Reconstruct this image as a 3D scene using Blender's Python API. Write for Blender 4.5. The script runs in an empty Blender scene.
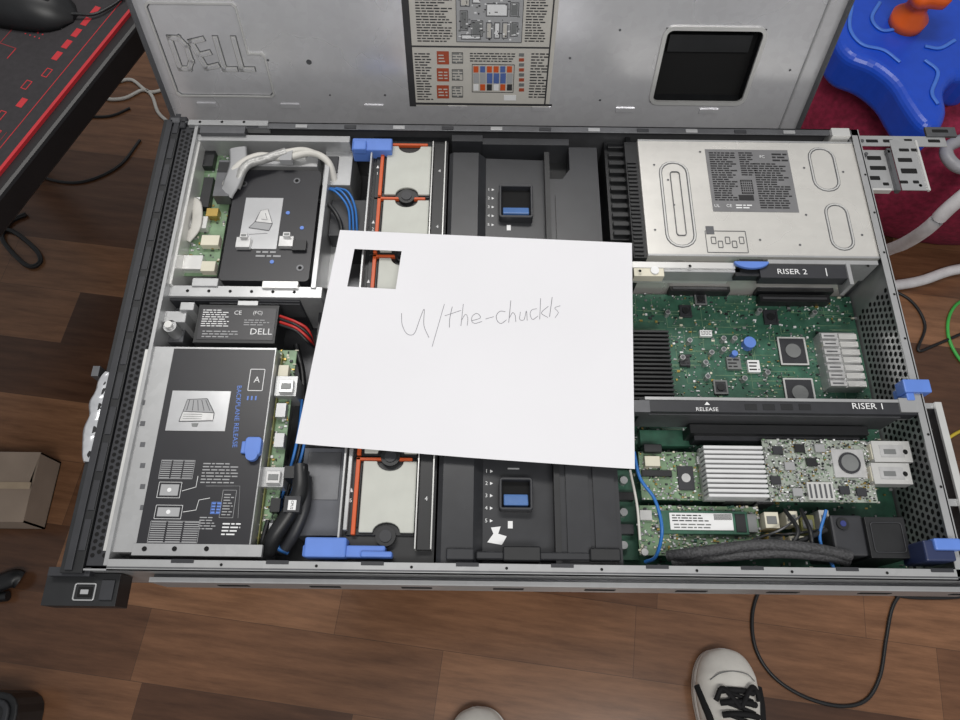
import bpy, math, random
from mathutils import Vector, Matrix
random.seed(7)
S=bpy.context.scene; COL=S.collection
S.view_settings.view_transform='Standard'
# ---------- surveyed camera pose (server is 0.44 m wide, letter paper 0.279 m) ----------
H=1.35; T=math.radians(23.2); RO=math.radians(.7); F=725.0
st,ct=math.sin(T),math.cos(T); sr,cr=math.sin(RO),math.cos(RO)
def ray(px,py):
    a1=(px-480)/F; b1=(360-py)/F
    a=a1*cr-b1*sr; b=a1*sr+b1*cr
    return Vector((a,ct*b+st,st*b-ct))
def P(px,py,z):
    d=ray(px,py); s=(z-H)/d.z
    return Vector((d.x*s,d.y*s,z))
def rect(xl,xr,yt,yb,z):
    ym=(yt+yb)/2; xm=(xl+xr)/2
    return (P(xl,ym,z).x,P(xr,ym,z).x,P(xm,yb,z).y,P(xm,yt,z).y)
# ---------- materials ----------
MC={}
def lin(c): 
    c=c/255.0
    return c/12.92 if c<=.04045 else ((c+.055)/1.055)**2.4
def mat(name,rgb,rough=.5,metal=0,var=.08,scale=60,bump=0,stretch=None,blotch=0):
    if name in MC: return MC[name]
    m=bpy.data.materials.new(name); m.use_nodes=True; nt=m.node_tree; N=nt.nodes; L=nt.links
    b=N['Principled BSDF']; c=[lin(v) for v in rgb]
    tc=N.new('ShaderNodeTexCoord'); mp=N.new('ShaderNodeMapping'); nz=N.new('ShaderNodeTexNoise')
    if stretch: mp.inputs['Scale'].default_value=stretch
    nz.inputs['Scale'].default_value=scale; nz.inputs['Detail'].default_value=3
    L.new(tc.outputs['Object'],mp.inputs['Vector']); L.new(mp.outputs['Vector'],nz.inputs['Vector'])
    r=N.new('ShaderNodeValToRGB'); r.color_ramp.elements[0].position=.3; r.color_ramp.elements[1].position=.7
    r.color_ramp.elements[0].color=[max(0,v*(1-var)) for v in c]+[1]; r.color_ramp.elements[1].color=[min(1,v*(1+var)) for v in c]+[1]
    L.new(nz.outputs['Fac'],r.inputs['Fac']); col=r.outputs['Color']
    b.inputs['Roughness'].default_value=rough; b.inputs['Metallic'].default_value=metal
    if blotch:   # galvanised spangle, handling smudges and fine scratches
        vo=N.new('ShaderNodeTexVoronoi'); vo.inputs['Scale'].default_value=150; L.new(tc.outputs['Object'],vo.inputs['Vector'])
        hs=N.new('ShaderNodeRGBToBW'); L.new(vo.outputs['Color'],hs.inputs[0])
        mr=N.new('ShaderNodeMapRange'); mr.inputs[3].default_value=1-blotch*.4; mr.inputs[4].default_value=1+blotch*.4; L.new(hs.outputs[0],mr.inputs[0])
        n2=N.new('ShaderNodeTexNoise'); n2.inputs['Scale'].default_value=6; n2.inputs['Detail'].default_value=4; n2.inputs['Roughness'].default_value=.5; L.new(tc.outputs['Object'],n2.inputs['Vector'])
        m2=N.new('ShaderNodeMapRange'); m2.inputs[1].default_value=.3; m2.inputs[2].default_value=.7; m2.inputs[3].default_value=1-blotch; m2.inputs[4].default_value=1.06; L.new(n2.outputs[0],m2.inputs[0])
        mm=N.new('ShaderNodeMath'); mm.operation='MULTIPLY'; L.new(mr.outputs[0],mm.inputs[0]); L.new(m2.outputs[0],mm.inputs[1])
        vm=N.new('ShaderNodeVectorMath'); vm.operation='SCALE'; L.new(col,vm.inputs[0]); L.new(mm.outputs[0],vm.inputs['Scale']); col=vm.outputs[0]
        rm=N.new('ShaderNodeMapRange'); rm.inputs[1].default_value=.3; rm.inputs[2].default_value=.7; rm.inputs[3].default_value=rough+.08; rm.inputs[4].default_value=rough-.06; L.new(n2.outputs[0],rm.inputs[0]); L.new(rm.outputs[0],b.inputs['Roughness'])
    L.new(col,b.inputs['Base Color'])
    if bump:
        bp=N.new('ShaderNodeBump'); bp.inputs['Strength'].default_value=bump; bp.inputs['Distance'].default_value=.002
        L.new(nz.outputs['Fac'],bp.inputs['Height']); L.new(bp.outputs['Normal'],b.inputs['Normal'])
    MC[name]=m; return m
steel=mat('galvanised_steel',(178,179,180),.34,.5,.05,25,blotch=.1)
steelL=mat('bright_steel',(212,212,210),.3,.42,.04,30,blotch=.05)
steelD=mat('dark_steel',(104,105,108),.42,.6,.08,40,blotch=.15)
psum=mat('psu_steel',(220,218,213),.26,.45,.03,14,stretch=(1,5,1),blotch=.06)
lidm=mat('lid_steel',(218,218,221),.25,.5,.04,6,stretch=(1,5,1),blotch=.1)
blk=mat('black_plastic',(28,29,31),.42,0,.15,80)
blk2=mat('charcoal_plastic',(44,45,49),.46,0,.12,80)
void=mat('hole_black',(7,7,8),.9,0,.05)
lbl=mat('black_label',(38,38,42),.34,0,.06)
grn=mat('pcb_green',(50,92,74),.4,.05,.28,90)
grn2=mat('pcb_light_green',(112,138,108),.4,.05,.25,110)
olive=mat('pcb_olive',(112,112,64),.45,0,.2,80)
white=mat('white_print',(224,225,226),.6,0,.03)
greyprint=mat('grey_print',(158,159,161),.6,0,.03)
cream=mat('cream_plastic',(210,206,188),.5,0,.05)
greyp=mat('fan_grey',(184,186,179),.5,0,.04)
org=mat('orange_plastic',(196,84,38),.42,0,.06)
blu=mat('latch_blue',(92,128,205),.4,0,.06)
bluc=mat('cable_blue',(44,108,180),.4,0,.06)
red=mat('wire_red',(180,42,38),.4)
gold=mat('gold_contacts',(176,150,84),.35,.7)
chipm=mat('chip_grey',(120,122,122),.4,.2)
silv=mat('silver_sticker',(200,200,200),.3,.4,.1,120)
foil=mat('smooth_silver_label',(186,187,189),.28,.55,.06,40,.06)
wcab=mat('white_cable',(200,198,192),.45,0,.04)
paperm=mat('paper_white',(222,222,226),.85,0,.02,6)
ink=mat('pencil_ink',(128,128,134),.8)
# ---------- mesh builder ----------
TXT={}
def textmesh(s,ext):
    k=(s,round(ext,4))
    if k in TXT: return TXT[k]
    cu=bpy.data.curves.new('t','FONT'); cu.body=s; cu.align_x='CENTER'; cu.align_y='CENTER'; cu.extrude=ext; cu.resolution_u=2
    ob=bpy.data.objects.new('t',cu); COL.objects.link(ob)
    dg=bpy.context.evaluated_depsgraph_get(); me=bpy.data.meshes.new_from_object(ob.evaluated_get(dg))
    TXT[k]=([v.co.copy() for v in me.vertices],[list(p.vertices) for p in me.polygons])
    bpy.data.objects.remove(ob); bpy.data.curves.remove(cu); bpy.data.meshes.remove(me)
    return TXT[k]
def rr(x0,x1,y0,y1,r,n=4):
    o=[]
    for cx,cy,a0 in((x1-r,y1-r,0),(x0+r,y1-r,90),(x0+r,y0+r,180),(x1-r,y0+r,270)):
        for i in range(n+1):
            a=math.radians(a0+90*i/n); o.append((cx+r*math.cos(a),cy+r*math.sin(a)))
    return o
def smooth(pts,k=6):
    pts=[Vector(p) for p in pts]
    if len(pts)<3: return pts
    q=[pts[0]*2-pts[1]]+pts+[pts[-1]*2-pts[-2]]; o=[]
    for i in range(1,len(q)-2):
        a,b,c,d=q[i-1:i+3]
        for j in range(k):
            t=j/k
            o.append(.5*((2*b)+(c-a)*t+(2*a-5*b+4*c-d)*t*t+(3*b-a-3*c+d)*t**3))
    o.append(pts[-1]); return o
class MB:
    def __init__(s): s.v=[];s.f=[];s.m=[];s.s=[];s.mats=[];s.X=None
    def add(s,vs,fs,m,sm=False):
        if m not in s.mats: s.mats.append(m)
        i=s.mats.index(m); o=len(s.v)
        s.v+=[(s.X@Vector(v) if s.X else Vector(v)) for v in vs]
        s.f+=[[k+o for k in f] for f in fs]; s.m+=[i]*len(fs); s.s+=[sm]*len(fs)
    def box(s,x0,x1,y0,y1,z0,z1,m):
        s.add([(x0,y0,z0),(x1,y0,z0),(x1,y1,z0),(x0,y1,z0),(x0,y0,z1),(x1,y0,z1),(x1,y1,z1),(x0,y1,z1)],
          [(3,2,1,0),(4,5,6,7),(0,1,5,4),(1,2,6,5),(2,3,7,6),(3,0,4,7)],m)
    def pb(s,xl,xr,yt,yb,z1,z0,m):
        a=rect(xl,xr,yt,yb,z1); s.box(*a,z0,z1,m); return a
    def prism(s,poly,z0,z1,m,sm=False):
        n=len(poly)
        s.add([(p[0],p[1],z0) for p in poly]+[(p[0],p[1],z1) for p in poly],
          [list(range(n))[::-1],list(range(n,2*n))]+[(i,(i+1)%n,n+(i+1)%n,n+i) for i in range(n)],m,sm)
    def rb(s,x0,x1,y0,y1,r,z0,z1,m): s.prism(rr(x0,x1,y0,y1,r),z0,z1,m)
    def ring(s,A,B,z0,z1,m):
        n=len(A); vs=[(p[0],p[1],z) for z in(z0,z1) for q in(A,B) for p in q]; fs=[]
        for i in range(n):
            j=(i+1)%n
            fs+=[(2*n+i,2*n+j,3*n+j,3*n+i),(i,j,2*n+j,2*n+i),(3*n+i,3*n+j,n+j,n+i),(n+i,n+j,j,i)]
        s.add(vs,fs,m)
    def rring(s,x0,x1,y0,y1,r,t,z0,z1,m): s.ring(rr(x0,x1,y0,y1,r),rr(x0+t,x1-t,y0+t,y1-t,max(r-t,.0003)),z0,z1,m)
    def cyl(s,cx,cy,z0,z1,r,m,n=20,sm=False,r2=None):
        r2=r if r2 is None else r2
        vs=[(cx+r*math.cos(2*math.pi*i/n),cy+r*math.sin(2*math.pi*i/n),z0) for i in range(n)]+[(cx+r2*math.cos(2*math.pi*i/n),cy+r2*math.sin(2*math.pi*i/n),z1) for i in range(n)]
        s.add(vs,[list(range(n))[::-1],list(range(n,2*n))],m); s.add(vs,[(i,(i+1)%n,n+(i+1)%n,n+i) for i in range(n)],m,sm)
    def disc(s,c,ax,r,m,n=8):
        vs=[]
        for i in range(n):
            a=2*math.pi*i/n+.3; u,w=r*math.cos(a),r*math.sin(a)
            vs.append((c[0],c[1]+u,c[2]+w) if ax=='x' else ((c[0]+u,c[1],c[2]+w) if ax=='y' else (c[0]+u,c[1]+w,c[2])))
        s.add(vs,[list(range(n))],m)
    def tube(s,pts,r,m,n=8,k=6,flat=1):
        p=smooth(pts,k) if k>1 else [Vector(q) for q in pts]; vs=[]; fs=[]
        up=Vector((0,0,1))
        for i,c in enumerate(p):
            d=(p[min(i+1,len(p)-1)]-p[max(i-1,0)])
            if d.length<1e-9: d=Vector((1,0,0))
            d.normalize(); a=d.cross(up)
            if a.length<.1: a=d.cross(Vector((0,1,0)))
            a.normalize(); b=a.cross(d)
            for j in range(n):
                t=2*math.pi*j/n; vs.append(c+a*r*math.cos(t)+b*r*flat*math.sin(t))
        for i in range(len(p)-1):
            for j in range(n): fs.append((i*n+j,i*n+(j+1)%n,(i+1)*n+(j+1)%n,(i+1)*n+j))
        s.add(vs,fs,m,True); e=(len(p)-1)*n
        s.add(vs,[list(range(n))[::-1],list(range(e,e+n))],m)
    def loft(s,secs,m,cap=True):
        n=len(secs[0]); vs=[v for q in secs for v in q]; fs=[]
        for i in range(len(secs)-1):
            for j in range(n): fs.append((i*n+j,i*n+(j+1)%n,(i+1)*n+(j+1)%n,(i+1)*n+j))
        s.add(vs,fs,m,True)
        if cap: e=(len(secs)-1)*n; s.add(vs,[list(range(n))[::-1],list(range(e,e+n))],m,True)
    def text(s,t,x,y,z,size,m,rot=0,ext=0,mir=False,sx=1):
        vs,fs=textmesh(t,ext/size if ext else 0); a=math.radians(rot); c,q=math.cos(a),math.sin(a); o=[]
        for v in vs:
            u=v.x*size*sx*(-1 if mir else 1); w=v.y*size
            o.append((x+u*c-w*q,y+u*q+w*c,z+v.z*size))
        s.add(o,[f[::-1] for f in fs] if mir else fs,m)
    def pt(s,t,px,py,z,size,m,rot=0,sx=1):
        p=P(px,py,z); s.text(t,p.x,p.y,z+.0003,size,m,rot,sx=sx)
    def fine(s,a,z,rows,m,fill=.8,th=.42,vert=False):
        x0,x1,y0,y1=a; h=(y1-y0)/rows
        for r in range(rows):
            y=y1-(r+.75)*h; x=x0; end=x0+(x1-x0)*random.uniform(fill*.7,min(1,fill*1.2))
            while x<end:
                w=random.uniform(.8,2.6)*h; s.box(x,min(x+w,x1),y,y+h*th,z,z+.0003,m); x+=w+h*.4
    def pfine(s,xl,xr,yt,yb,z,rows,m,fill=.8,th=.42): s.fine(rect(xl,xr,yt,yb,z),z,rows,m,fill,th)
    def done(s,name,parent=None,label=None,cat=None,bevel=0,seg=1,kind=None,group=None,sub=0):
        xs=[v.x for v in s.v];ys=[v.y for v in s.v];zs=[v.z for v in s.v]
        o=Vector(((min(xs)+max(xs))/2,(min(ys)+max(ys))/2,min(zs)))
        me=bpy.data.meshes.new(name); me.from_pydata([v-o for v in s.v],[],s.f)
        for m in s.mats: me.materials.append(m)
        for i,p in enumerate(me.polygons): p.material_index=s.m[i]; p.use_smooth=s.s[i]
        me.update(); ob=bpy.data.objects.new(name,me); COL.objects.link(ob); reg(ob,o,parent,label,cat,kind,group)
        if bevel:
            b=ob.modifiers.new('b','BEVEL'); b.width=bevel; b.segments=seg; b.limit_method='ANGLE'; b.angle_limit=math.radians(50)
        return ob
W={}
def reg(ob,o,parent,label,cat,kind=None,group=None):
    W[ob.name]=Vector(o)
    if parent: ob.parent=parent; ob.location=Vector(o)-W[parent.name]
    else: ob.location=o
    if label: ob['label']=label
    if cat: ob['category']=cat
    if kind: ob['kind']=kind
    if group: ob['group']=group
def empty(name,loc,label,cat):
    e=bpy.data.objects.new(name,None); e.empty_display_size=.05; COL.objects.link(e); reg(e,loc,None,label,cat); return e
def scatter(mb,a,z,n,mats,smin=.0008,smax=.003,avoid=[]):
    x0,x1,y0,y1=a
    for i in range(n):
        x=random.uniform(x0,x1);y=random.uniform(y0,y1)
        if any(q[0]<x<q[1] and q[2]<y<q[3] for q in avoid): continue
        w=random.uniform(smin,smax);h=random.uniform(smin,smax)*.7
        mb.box(x-w/2,x+w/2,y-h/2,y+h/2,z,z+random.uniform(.0006,.002),random.choice(mats))
# ================= FLOOR =================
def floor_mat():
    m=bpy.data.materials.new('wood_plank_floor'); m.use_nodes=True; nt=m.node_tree;N=nt.nodes;L=nt.links;b=N['Principled BSDF']
    tc=N.new('ShaderNodeTexCoord'); mp=N.new('ShaderNodeMapping'); mp.inputs['Rotation'].default_value=(0,0,math.radians(7)); L.new(tc.outputs['Object'],mp.inputs[0])
    wn=N.new('ShaderNodeTexNoise'); wn.inputs['Scale'].default_value=1.6; L.new(mp.outputs[0],wn.inputs[0])
    br=N.new('ShaderNodeTexBrick'); br.inputs['Scale'].default_value=1; br.inputs['Brick Width'].default_value=.52; br.inputs['Row Height'].default_value=.118
    br.inputs['Mortar Size'].default_value=.0005; br.inputs['Mortar Smooth'].default_value=.9; br.inputs['Color1'].default_value=(0,0,0,1); br.inputs['Color2'].default_value=(1,1,1,1); br.inputs['Mortar'].default_value=(.1,.1,.1,1); br.offset=.37; br.squash=.7; br.squash_frequency=3
    L.new(mp.outputs[0],br.inputs['Vector'])
    rp=N.new('ShaderNodeValToRGB'); e=rp.color_ramp.elements
    e[0].color=[lin(v) for v in(84,58,44)]+[1]; e[1].color=[lin(v) for v in(156,114,84)]+[1]; x=e.new(.5); x.color=[lin(v) for v in(122,86,63)]+[1]
    L.new(br.outputs['Color'],rp.inputs[0])
    m2=N.new('ShaderNodeMapping'); m2.inputs['Scale'].default_value=(4,34,1); L.new(mp.outputs[0],m2.inputs[0])
    nz=N.new('ShaderNodeTexNoise'); nz.inputs['Scale'].default_value=1.6; nz.inputs['Detail'].default_value=9; nz.inputs['Roughness'].default_value=.7; L.new(m2.outputs[0],nz.inputs[0])
    r2=N.new('ShaderNodeValToRGB'); r2.color_ramp.elements[0].color=(.5,.46,.43,1); r2.color_ramp.elements[0].position=.32; r2.color_ramp.elements[1].color=(1.15,1.13,1.1,1); r2.color_ramp.elements[1].position=.7
    L.new(nz.outputs[0],r2.inputs[0])
    mx=N.new('ShaderNodeMix'); mx.data_type='RGBA'; mx.blend_type='MULTIPLY'; mx.inputs[0].default_value=.9
    L.new(rp.outputs[0],mx.inputs[6]); L.new(r2.outputs[0],mx.inputs[7])
    r3=N.new('ShaderNodeMapRange'); r3.inputs[1].default_value=.3; r3.inputs[2].default_value=.7; r3.inputs[3].default_value=.76; r3.inputs[4].default_value=1.12; L.new(wn.outputs[0],r3.inputs[0])
    vs=N.new('ShaderNodeVectorMath'); vs.operation='SCALE'; L.new(mx.outputs[2],vs.inputs[0]); L.new(r3.outputs[0],vs.inputs['Scale'])
    ml=N.new('ShaderNodeMix'); ml.data_type='RGBA'; L.new(br.outputs['Fac'],ml.inputs[0]); L.new(vs.outputs[0],ml.inputs[6]); ml.inputs[7].default_value=(.06,.038,.025,1)
    L.new(ml.outputs[2],b.inputs['Base Color']); b.inputs['Roughness'].default_value=.24
    return m
f=MB(); f.box(-3,3,-2,3,-.05,0,floor_mat()); f.done('floor',label='brown wood-look vinyl plank floor',kind='structure')
# ================= SERVER =================
ZT=.76; ZB=.674; XF=-.322; XR=.385; Y0=.069; Y1=.516
srv=empty('server',(.03,.29,ZB),'opened rack server with exposed fans, circuit boards and metal chassis','server')
c=MB()
c.box(XF+.01,XR,Y0,Y1,ZB,ZB+.0015,steelD)
c.box(XF+.012,XR+.02,Y0,Y0+.0015,ZB,ZT,steel)
c.box(XF+.03,XR+.018,Y0,Y0+.009,ZT-.0012,ZT,steel)
c.box(XF+.03,XR+.018,Y0+.002,Y0+.0032,ZT,ZT+.0004,steelD)
c.box(XF+.06,XR+.02,Y0-.007,Y0-.003,ZT-.05,ZT-.012,steel)
c.box(XF+.06,XR+.02,Y0-.003,Y0,ZT-.03,ZT-.02,steelD)
for i in range(9):
    x=XF+.08+i*.075; c.box(x,x+.018,Y0+.0065,Y0+.0095,ZT,ZT+.0006,blk2)
    c.disc((x+.04,Y0+.0055,ZT+.0003),'z',.0012,void)
    c.box(x+.03,x+.055,Y0-.0075,Y0-.0069,ZT-.034,ZT-.026,void)
c.box(XF+.012,XR,Y1-.0015,Y1,ZB,ZT,steelD)
c.box(XF+.03,XR,Y1-.008,Y1,ZT-.0012,ZT,steelD)
c.box(XF+.05,XR-.01,Y1+.002,Y1+.005,ZT-.05,ZT-.008,steelD)
for i in range(12):
    x=XF+.08+i*.05; c.box(x,x+.012,Y1-.007,Y1-.003,ZT,ZT+.001,steel if i%2 else blk2)
c.pb(188,268,120,125,ZT+.002,ZT-.01,steel); c.pb(200,245,126,133,ZT+.001,ZT-.012,steelD)
for i in range(3): d=P(200+i*22,122,ZT+.002); c.disc((d.x,d.y,ZT+.0023),'z',.0015,void)
c.pb(832,850,128,136,ZT+.004,ZT-.02,steelL)
c.box(XR-.0015,XR,Y0,Y1,ZB,ZT,steel)
for iy in range(38):
    for iz in range(8):
        y=.088+iy*.0066+(.0033 if iz%2 else 0); z=ZB+.022+iz*.0072
        c.disc((XR-.0018,y,z),'x',.0026,void,6)
c.box(XR-.007,XR+.001,Y0,Y1,ZT-.001,ZT,steel)
c.box(XR+.010,XR+.016,Y0,Y0+.15,ZT-.004,ZT-.001,steelL); c.box(XR,XR+.012,Y0+.145,Y0+.15,ZT-.006,ZT-.004,steel)
c.box(XR,XR+.012,Y0+.06,Y0+.066,ZT-.006,ZT-.004,steel); c.box(XR+.014,XR+.016,Y0,Y0+.15,ZT-.04,ZT-.004,steelD)
for k in range(9): c.disc((XR-.003,Y0+.03+k*.045,ZT+.0003),'z',.0012,void)
g=P(148,350,ZT).x
c.box(XF+.012,g,Y0+.004,Y1-.004,ZB,ZT-.003,blk2)
for k in range(78):
    for j in range(3):
        y=Y0+.012+k*.0055+(.0027 if j%2 else 0)
        if y<Y1-.01: c.disc((XF+.0155+j*.0048,y,ZT-.0027),'z',.0019,void,6)
c.box(g,g+.0035,Y0+.004,Y1-.004,ZB,ZT,steel)
c.done('chassis',srv,'galvanised steel tray with perforated rear vents',bevel=.0003)
b=MB(); b.box(XF-.006,XF+.0115,Y0-.002,Y1+.002,ZB+.002,ZT,blk)
b.box(XF-.002,XF+.004,Y0,Y1,ZT,ZT+.002,blk2)
for k in range(14): b.box(XF+.005,XF+.0105,Y0+.015+k*.032,Y0+.04+k*.032,ZT,ZT+.0008,blk2)
b.done('front_bezel',srv,'black plastic front bezel',bevel=.0015,seg=2)
h=MB(); NS=24; secs=[]
for i in range(NS+1):
    t=i/NS; wdt=.0125*(1-.5*abs(2*t-1)**4)+.0018*math.sin(i*.9)*(1-abs(2*t-1)); y=P(88,372,ZT).y*(1-t)+P(80,462,ZT).y*t
    xr_=XF-.001; xl_=xr_-wdt; zz=ZT-.001+.0008*math.sin(i*1.1)
    secs.append([(xr_,y,zz+.002),(xl_*.35+xr_*.65,y,zz+.0012+.0009*math.sin(i*1.9)),(xl_*.7+xr_*.3,y,zz+.0030+.0006*math.sin(i*2.7)),(xl_,y,zz),(xl_+.001,y,zz-.004),(xr_,y,zz-.003)])
h.loft(secs,mat('crumpled_film',(188,190,194),.22,.25,.1,90,.25)); h.pb(92,99,366,376,ZT-.004,ZT-.02,steelD); h.done('bezel_handle',srv,'crumpled translucent film on the front pull strip')
e=MB(); a=e.pb(44,118,573,606,ZT-.012,ZT-.034,blk)
e.pb(48,90,567,576,ZT-.004,ZT-.03,blk2)
a=rect(74,96,583,601,ZT-.012); e.rring(*a,.002,.0012,ZT-.012,ZT-.0105,steel); e.box(a[0]+.003,a[1]-.003,a[2]+.003,a[3]-.003,ZT-.012,ZT-.0113,void)
e.box(a[0]+.0055,a[1]-.0055,a[2]+.005,a[3]-.005,ZT-.0113,ZT-.0105,greyprint)
e.pb(100,113,580,600,ZT-.010,ZT-.013,blk2)
e.done('rack_ear',srv,'black rack ear with video port',bevel=.0012,seg=2)
e=MB(); e.pb(168,186,116,127,ZT,ZT-.04,blk2); e.pb(170,180,117,122,ZT+.002,ZT,steelD); e.done('rack_ear',srv,bevel=.001)
# ---------- control panel bay
k=MB()
k.pb(184,345,140,288,ZB+.035,ZB+.002,steel)
k.pb(186,350,135,141,ZT-.004,ZB+.03,steel); k.pb(182,186,141,284,ZT-.006,ZB+.03,steelL)
k.pb(318,323,160,288,ZT-.008,ZB+.03,steel)
a=k.pb(166,322,286,297,ZT-.010,ZB+.01,steel)
for i in range(6): k.cyl(a[0]+.02+i*.02,(a[2]+a[3])/2,ZT-.010,ZT-.0096,.0015,void,10)
k.pb(150,300,297,301,ZT-.014,ZB+.01,blk2)
k.pb(324,352,148,185,ZT-.02,ZB+.01,steel); k.pb(326,338,156,172,ZT-.018,ZT-.03,blk2)
k.pb(330,372,200,236,ZT-.03,ZB,blk2)
k.pb(236,318,155,166,ZT-.014,ZT-.05,steel); k.pb(290,306,150,158,ZT-.010,ZT-.03,steelL); k.pb(262,298,281,288,ZT-.007,ZT-.02,steelL); k.pb(192,218,278,286,ZT-.008,ZT-.03,steel)
k.done('front_bay_bracket',srv,'folded steel cage beside the control board',bevel=.0004)
k=MB(); z=ZT-.028
a=k.pb(186,228,148,276,z,z-.0016,grn2)
scatter(k,a,z,150,[blk2,chipm,gold,cream,white,steel],.001,.004)
for px,py,w,hh,m in[(202,158,24,16,blk),(206,192,10,30,blk),(196,222,22,12,steelL),(210,240,18,10,cream),(190,262,24,14,steelL),(194,204,10,14,white),(212,212,12,8,gold),(208,266,14,10,cream)]:
    k.pb(px-w/2,px+w/2,py-hh/2,py+hh/2,z+.008,z,m)
k.done('control_board',srv,'light green front control circuit board',bevel=.0003)
k=MB(); z=ZT-.014
a=rect(228,315,170,281,z); k.rb(*a,.004,z-.03,z,lbl)
q=rect(242,280,198,249,z); k.box(*q,z,z+.0004,foil)
zz=z+.0004; cx,cy=(q[0]+q[1])/2,(q[2]+q[3])/2
def line(k,pts,z,m,r=.0003): k.tube([(x,y,z) for x,y in pts],r,m,5,1)
k.prism([(cx-.011,cy-.006),(cx+.009,cy-.009),(cx+.0115,cy-.001),(cx-.006,cy+.001)],zz,zz+.0004,greyprint)
k.prism([(cx-.005,cy+.001),(cx+.0115,cy-.001),(cx+.005,cy+.016),(cx-.002,cy+.014)],zz,zz+.0006,silv)
line(k,[(cx-.011,cy-.006),(cx+.009,cy-.009),(cx+.0115,cy-.001),(cx+.005,cy+.016),(cx-.002,cy+.014),(cx-.006,cy+.001),(cx-.011,cy-.006)],zz+.0005,steelD)
line(k,[(cx-.006,cy+.001),(cx+.0115,cy-.001)],zz+.0006,steelD); line(k,[(cx,cy+.004),(cx+.006,cy+.003),(cx+.003,cy+.011)],zz+.0006,steelD); line(k,[(cx-.010,cy-.0135),(cx+.008,cy-.012)],zz,steelD)
for px,py in((243,242),(286,241)): k.pb(px-7,px+7,py-5,py+5,z+.005,z,silv); k.pb(px-3,px+4,py-9,py-5,z+.009,z,silv); k.pb(px-2,px+3,py-8,py-6,z+.0094,z+.009,chipm)
for px,py in((288,213),(302,228),(272,262)): d=P(px,py,z); k.cyl(d.x,d.y,z,z+.0006,.002,blu,14)
for px,py in((297,181),(244,184),(300,268)): d=P(px,py,z); k.cyl(d.x,d.y,z,z+.0005,.0035,steelD,14); k.cyl(d.x,d.y,z,z+.0007,.0018,void,12)
k.pfine(256,288,250,258,z,2,greyprint); k.pb(292,306,240,250,z+.004,z,blk)
k.done('drive_caddy',srv,'wide low black plate with silver bracket sticker',bevel=.0004)
k=MB(); z=ZT-.006
k.tube([P(222,192,z-.01),P(236,168,z+.002),P(258,156,z+.004),P(284,158,z+.002),P(310,153,z),P(328,162,z-.002),P(336,186,z-.02)],.0036,wcab,10)
k.tube([P(236,188,z-.004),P(246,166,z+.004),P(268,158,z+.005),P(286,152,z+.004)],.0045,mat('foil_wrap',(172,172,170),.4,.3,.2,200,.5),10)
k.tube([P(286,152,z+.004),P(304,150,z+.002),P(322,156,z-.003)],.003,wcab,10)
k.pb(280,292,149,160,z+.006,z-.002,greyprint)
k.done('white_cable',srv,'white and foil wrapped signal cables')
k=MB()
k.tube([P(238,148,z),P(238,165,z+.003),P(232,182,z+.001),P(226,194,z-.006)],.009,greyprint,8,flat=.16)
k.pb(216,232,160,196,z-.004,z-.018,steelD); k.pb(218,230,162,172,z-.0035,z-.004,blk)
k.done('ribbon_cable',srv,'broad flat grey ribbon cable with connector')
k=MB(); k.tube([P(184,200,z-.012),P(196,204,z-.012),P(196,226,z-.013),P(186,240,z-.014)],.0055,mat('ribbon_white',(186,184,178),.5),8,flat=.16)
k.done('ribbon_cable',srv,'flat pale ribbon cable')
z=ZT-.02
for o in(0,6,12): k=MB(); k.tube([P(324+o,188,z),P(336+o,192,z+.004),P(348+o*.6,208,z),P(350+o*.6,232,z-.01)],.0012,bluc,8); k.done('signal_wire',srv,'blue signal wire')
k=MB(); k.tube([P(318,200,z),P(330,206,z+.002),P(340,222,z),P(342,240,z-.01)],.0022,blk,8); k.done('signal_wire',srv,'black signal wire')
for i in range(4): k=MB(); k.tube([P(280,316+i*3,z+.006),P(296,322+i*3,z+.008),P(308,330+i*4,z+.002),P(314,347,z-.01)],.0014,[red,blk,red,blk][i],6); k.done('power_wire',srv,['red','black'][i%2]+' battery power wire')
for i in range(3): k=MB(); k.tube([P(302+i*4,400,z-.01),P(299+i*4,430,z),P(290+i*4,470,z-.006),P(270+i*5,535,z-.01)],.0014,[bluc,blk,bluc][i],6); k.done('signal_wire',srv,['blue','black','blue'][i]+' signal wire')
k=MB(); k.tube([P(296,345,z-.02),P(303,380,z-.02),P(301,430,z-.02),P(296,500,z-.02)],.003,blk,8)
k.done('signal_wire',srv,'black signal wire')
# battery
k=MB(); z=ZT-.01; a=k.pb(196,277,305,343,z,z-.03,blk); 
q=rect(199,275,308,340,z); k.box(*q,z,z+.0004,lbl)
k.pt('DELL',261,332,z+.0004,.0088,white,0,1.05); k.pt('CE',238,313,z+.0004,.006,white); k.pt('(FC)',258,313,z+.0004,.005,white)
k.pfine(202,230,309,327,z+.0004,8,white,.9); k.pfine(202,242,330,338,z+.0004,3,greyprint); k.pfine(244,272,319,326,z+.0004,3,greyprint)
k.done('backup_battery',srv,'black battery pack with white regulatory print',bevel=.0008)
k=MB(); z=ZT-.006; a=k.pb(152,186,308,342,z-.02,z-.06,steelD); k.pb(155,186,311,322,z-.004,z-.04,steel); d=P(168,324,z)
k.cyl(d.x,d.y,z-.02,z-.004,.006,steel,18,True); k.cyl(d.x,d.y,z-.004,z,.0035,steelL,18,True); k.pb(180,194,302,310,z,z-.03,steel)
k.done('bay_latch',srv,'steel latch with thumb screw',bevel=.0004)
k=MB(); z=ZT-.014; k.pb(210,300,298,304,z-.003,z-.03,steelD); k.pb(238,258,299,306,z,z-.02,steel)
k.done('bracket_rail',srv)
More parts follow.
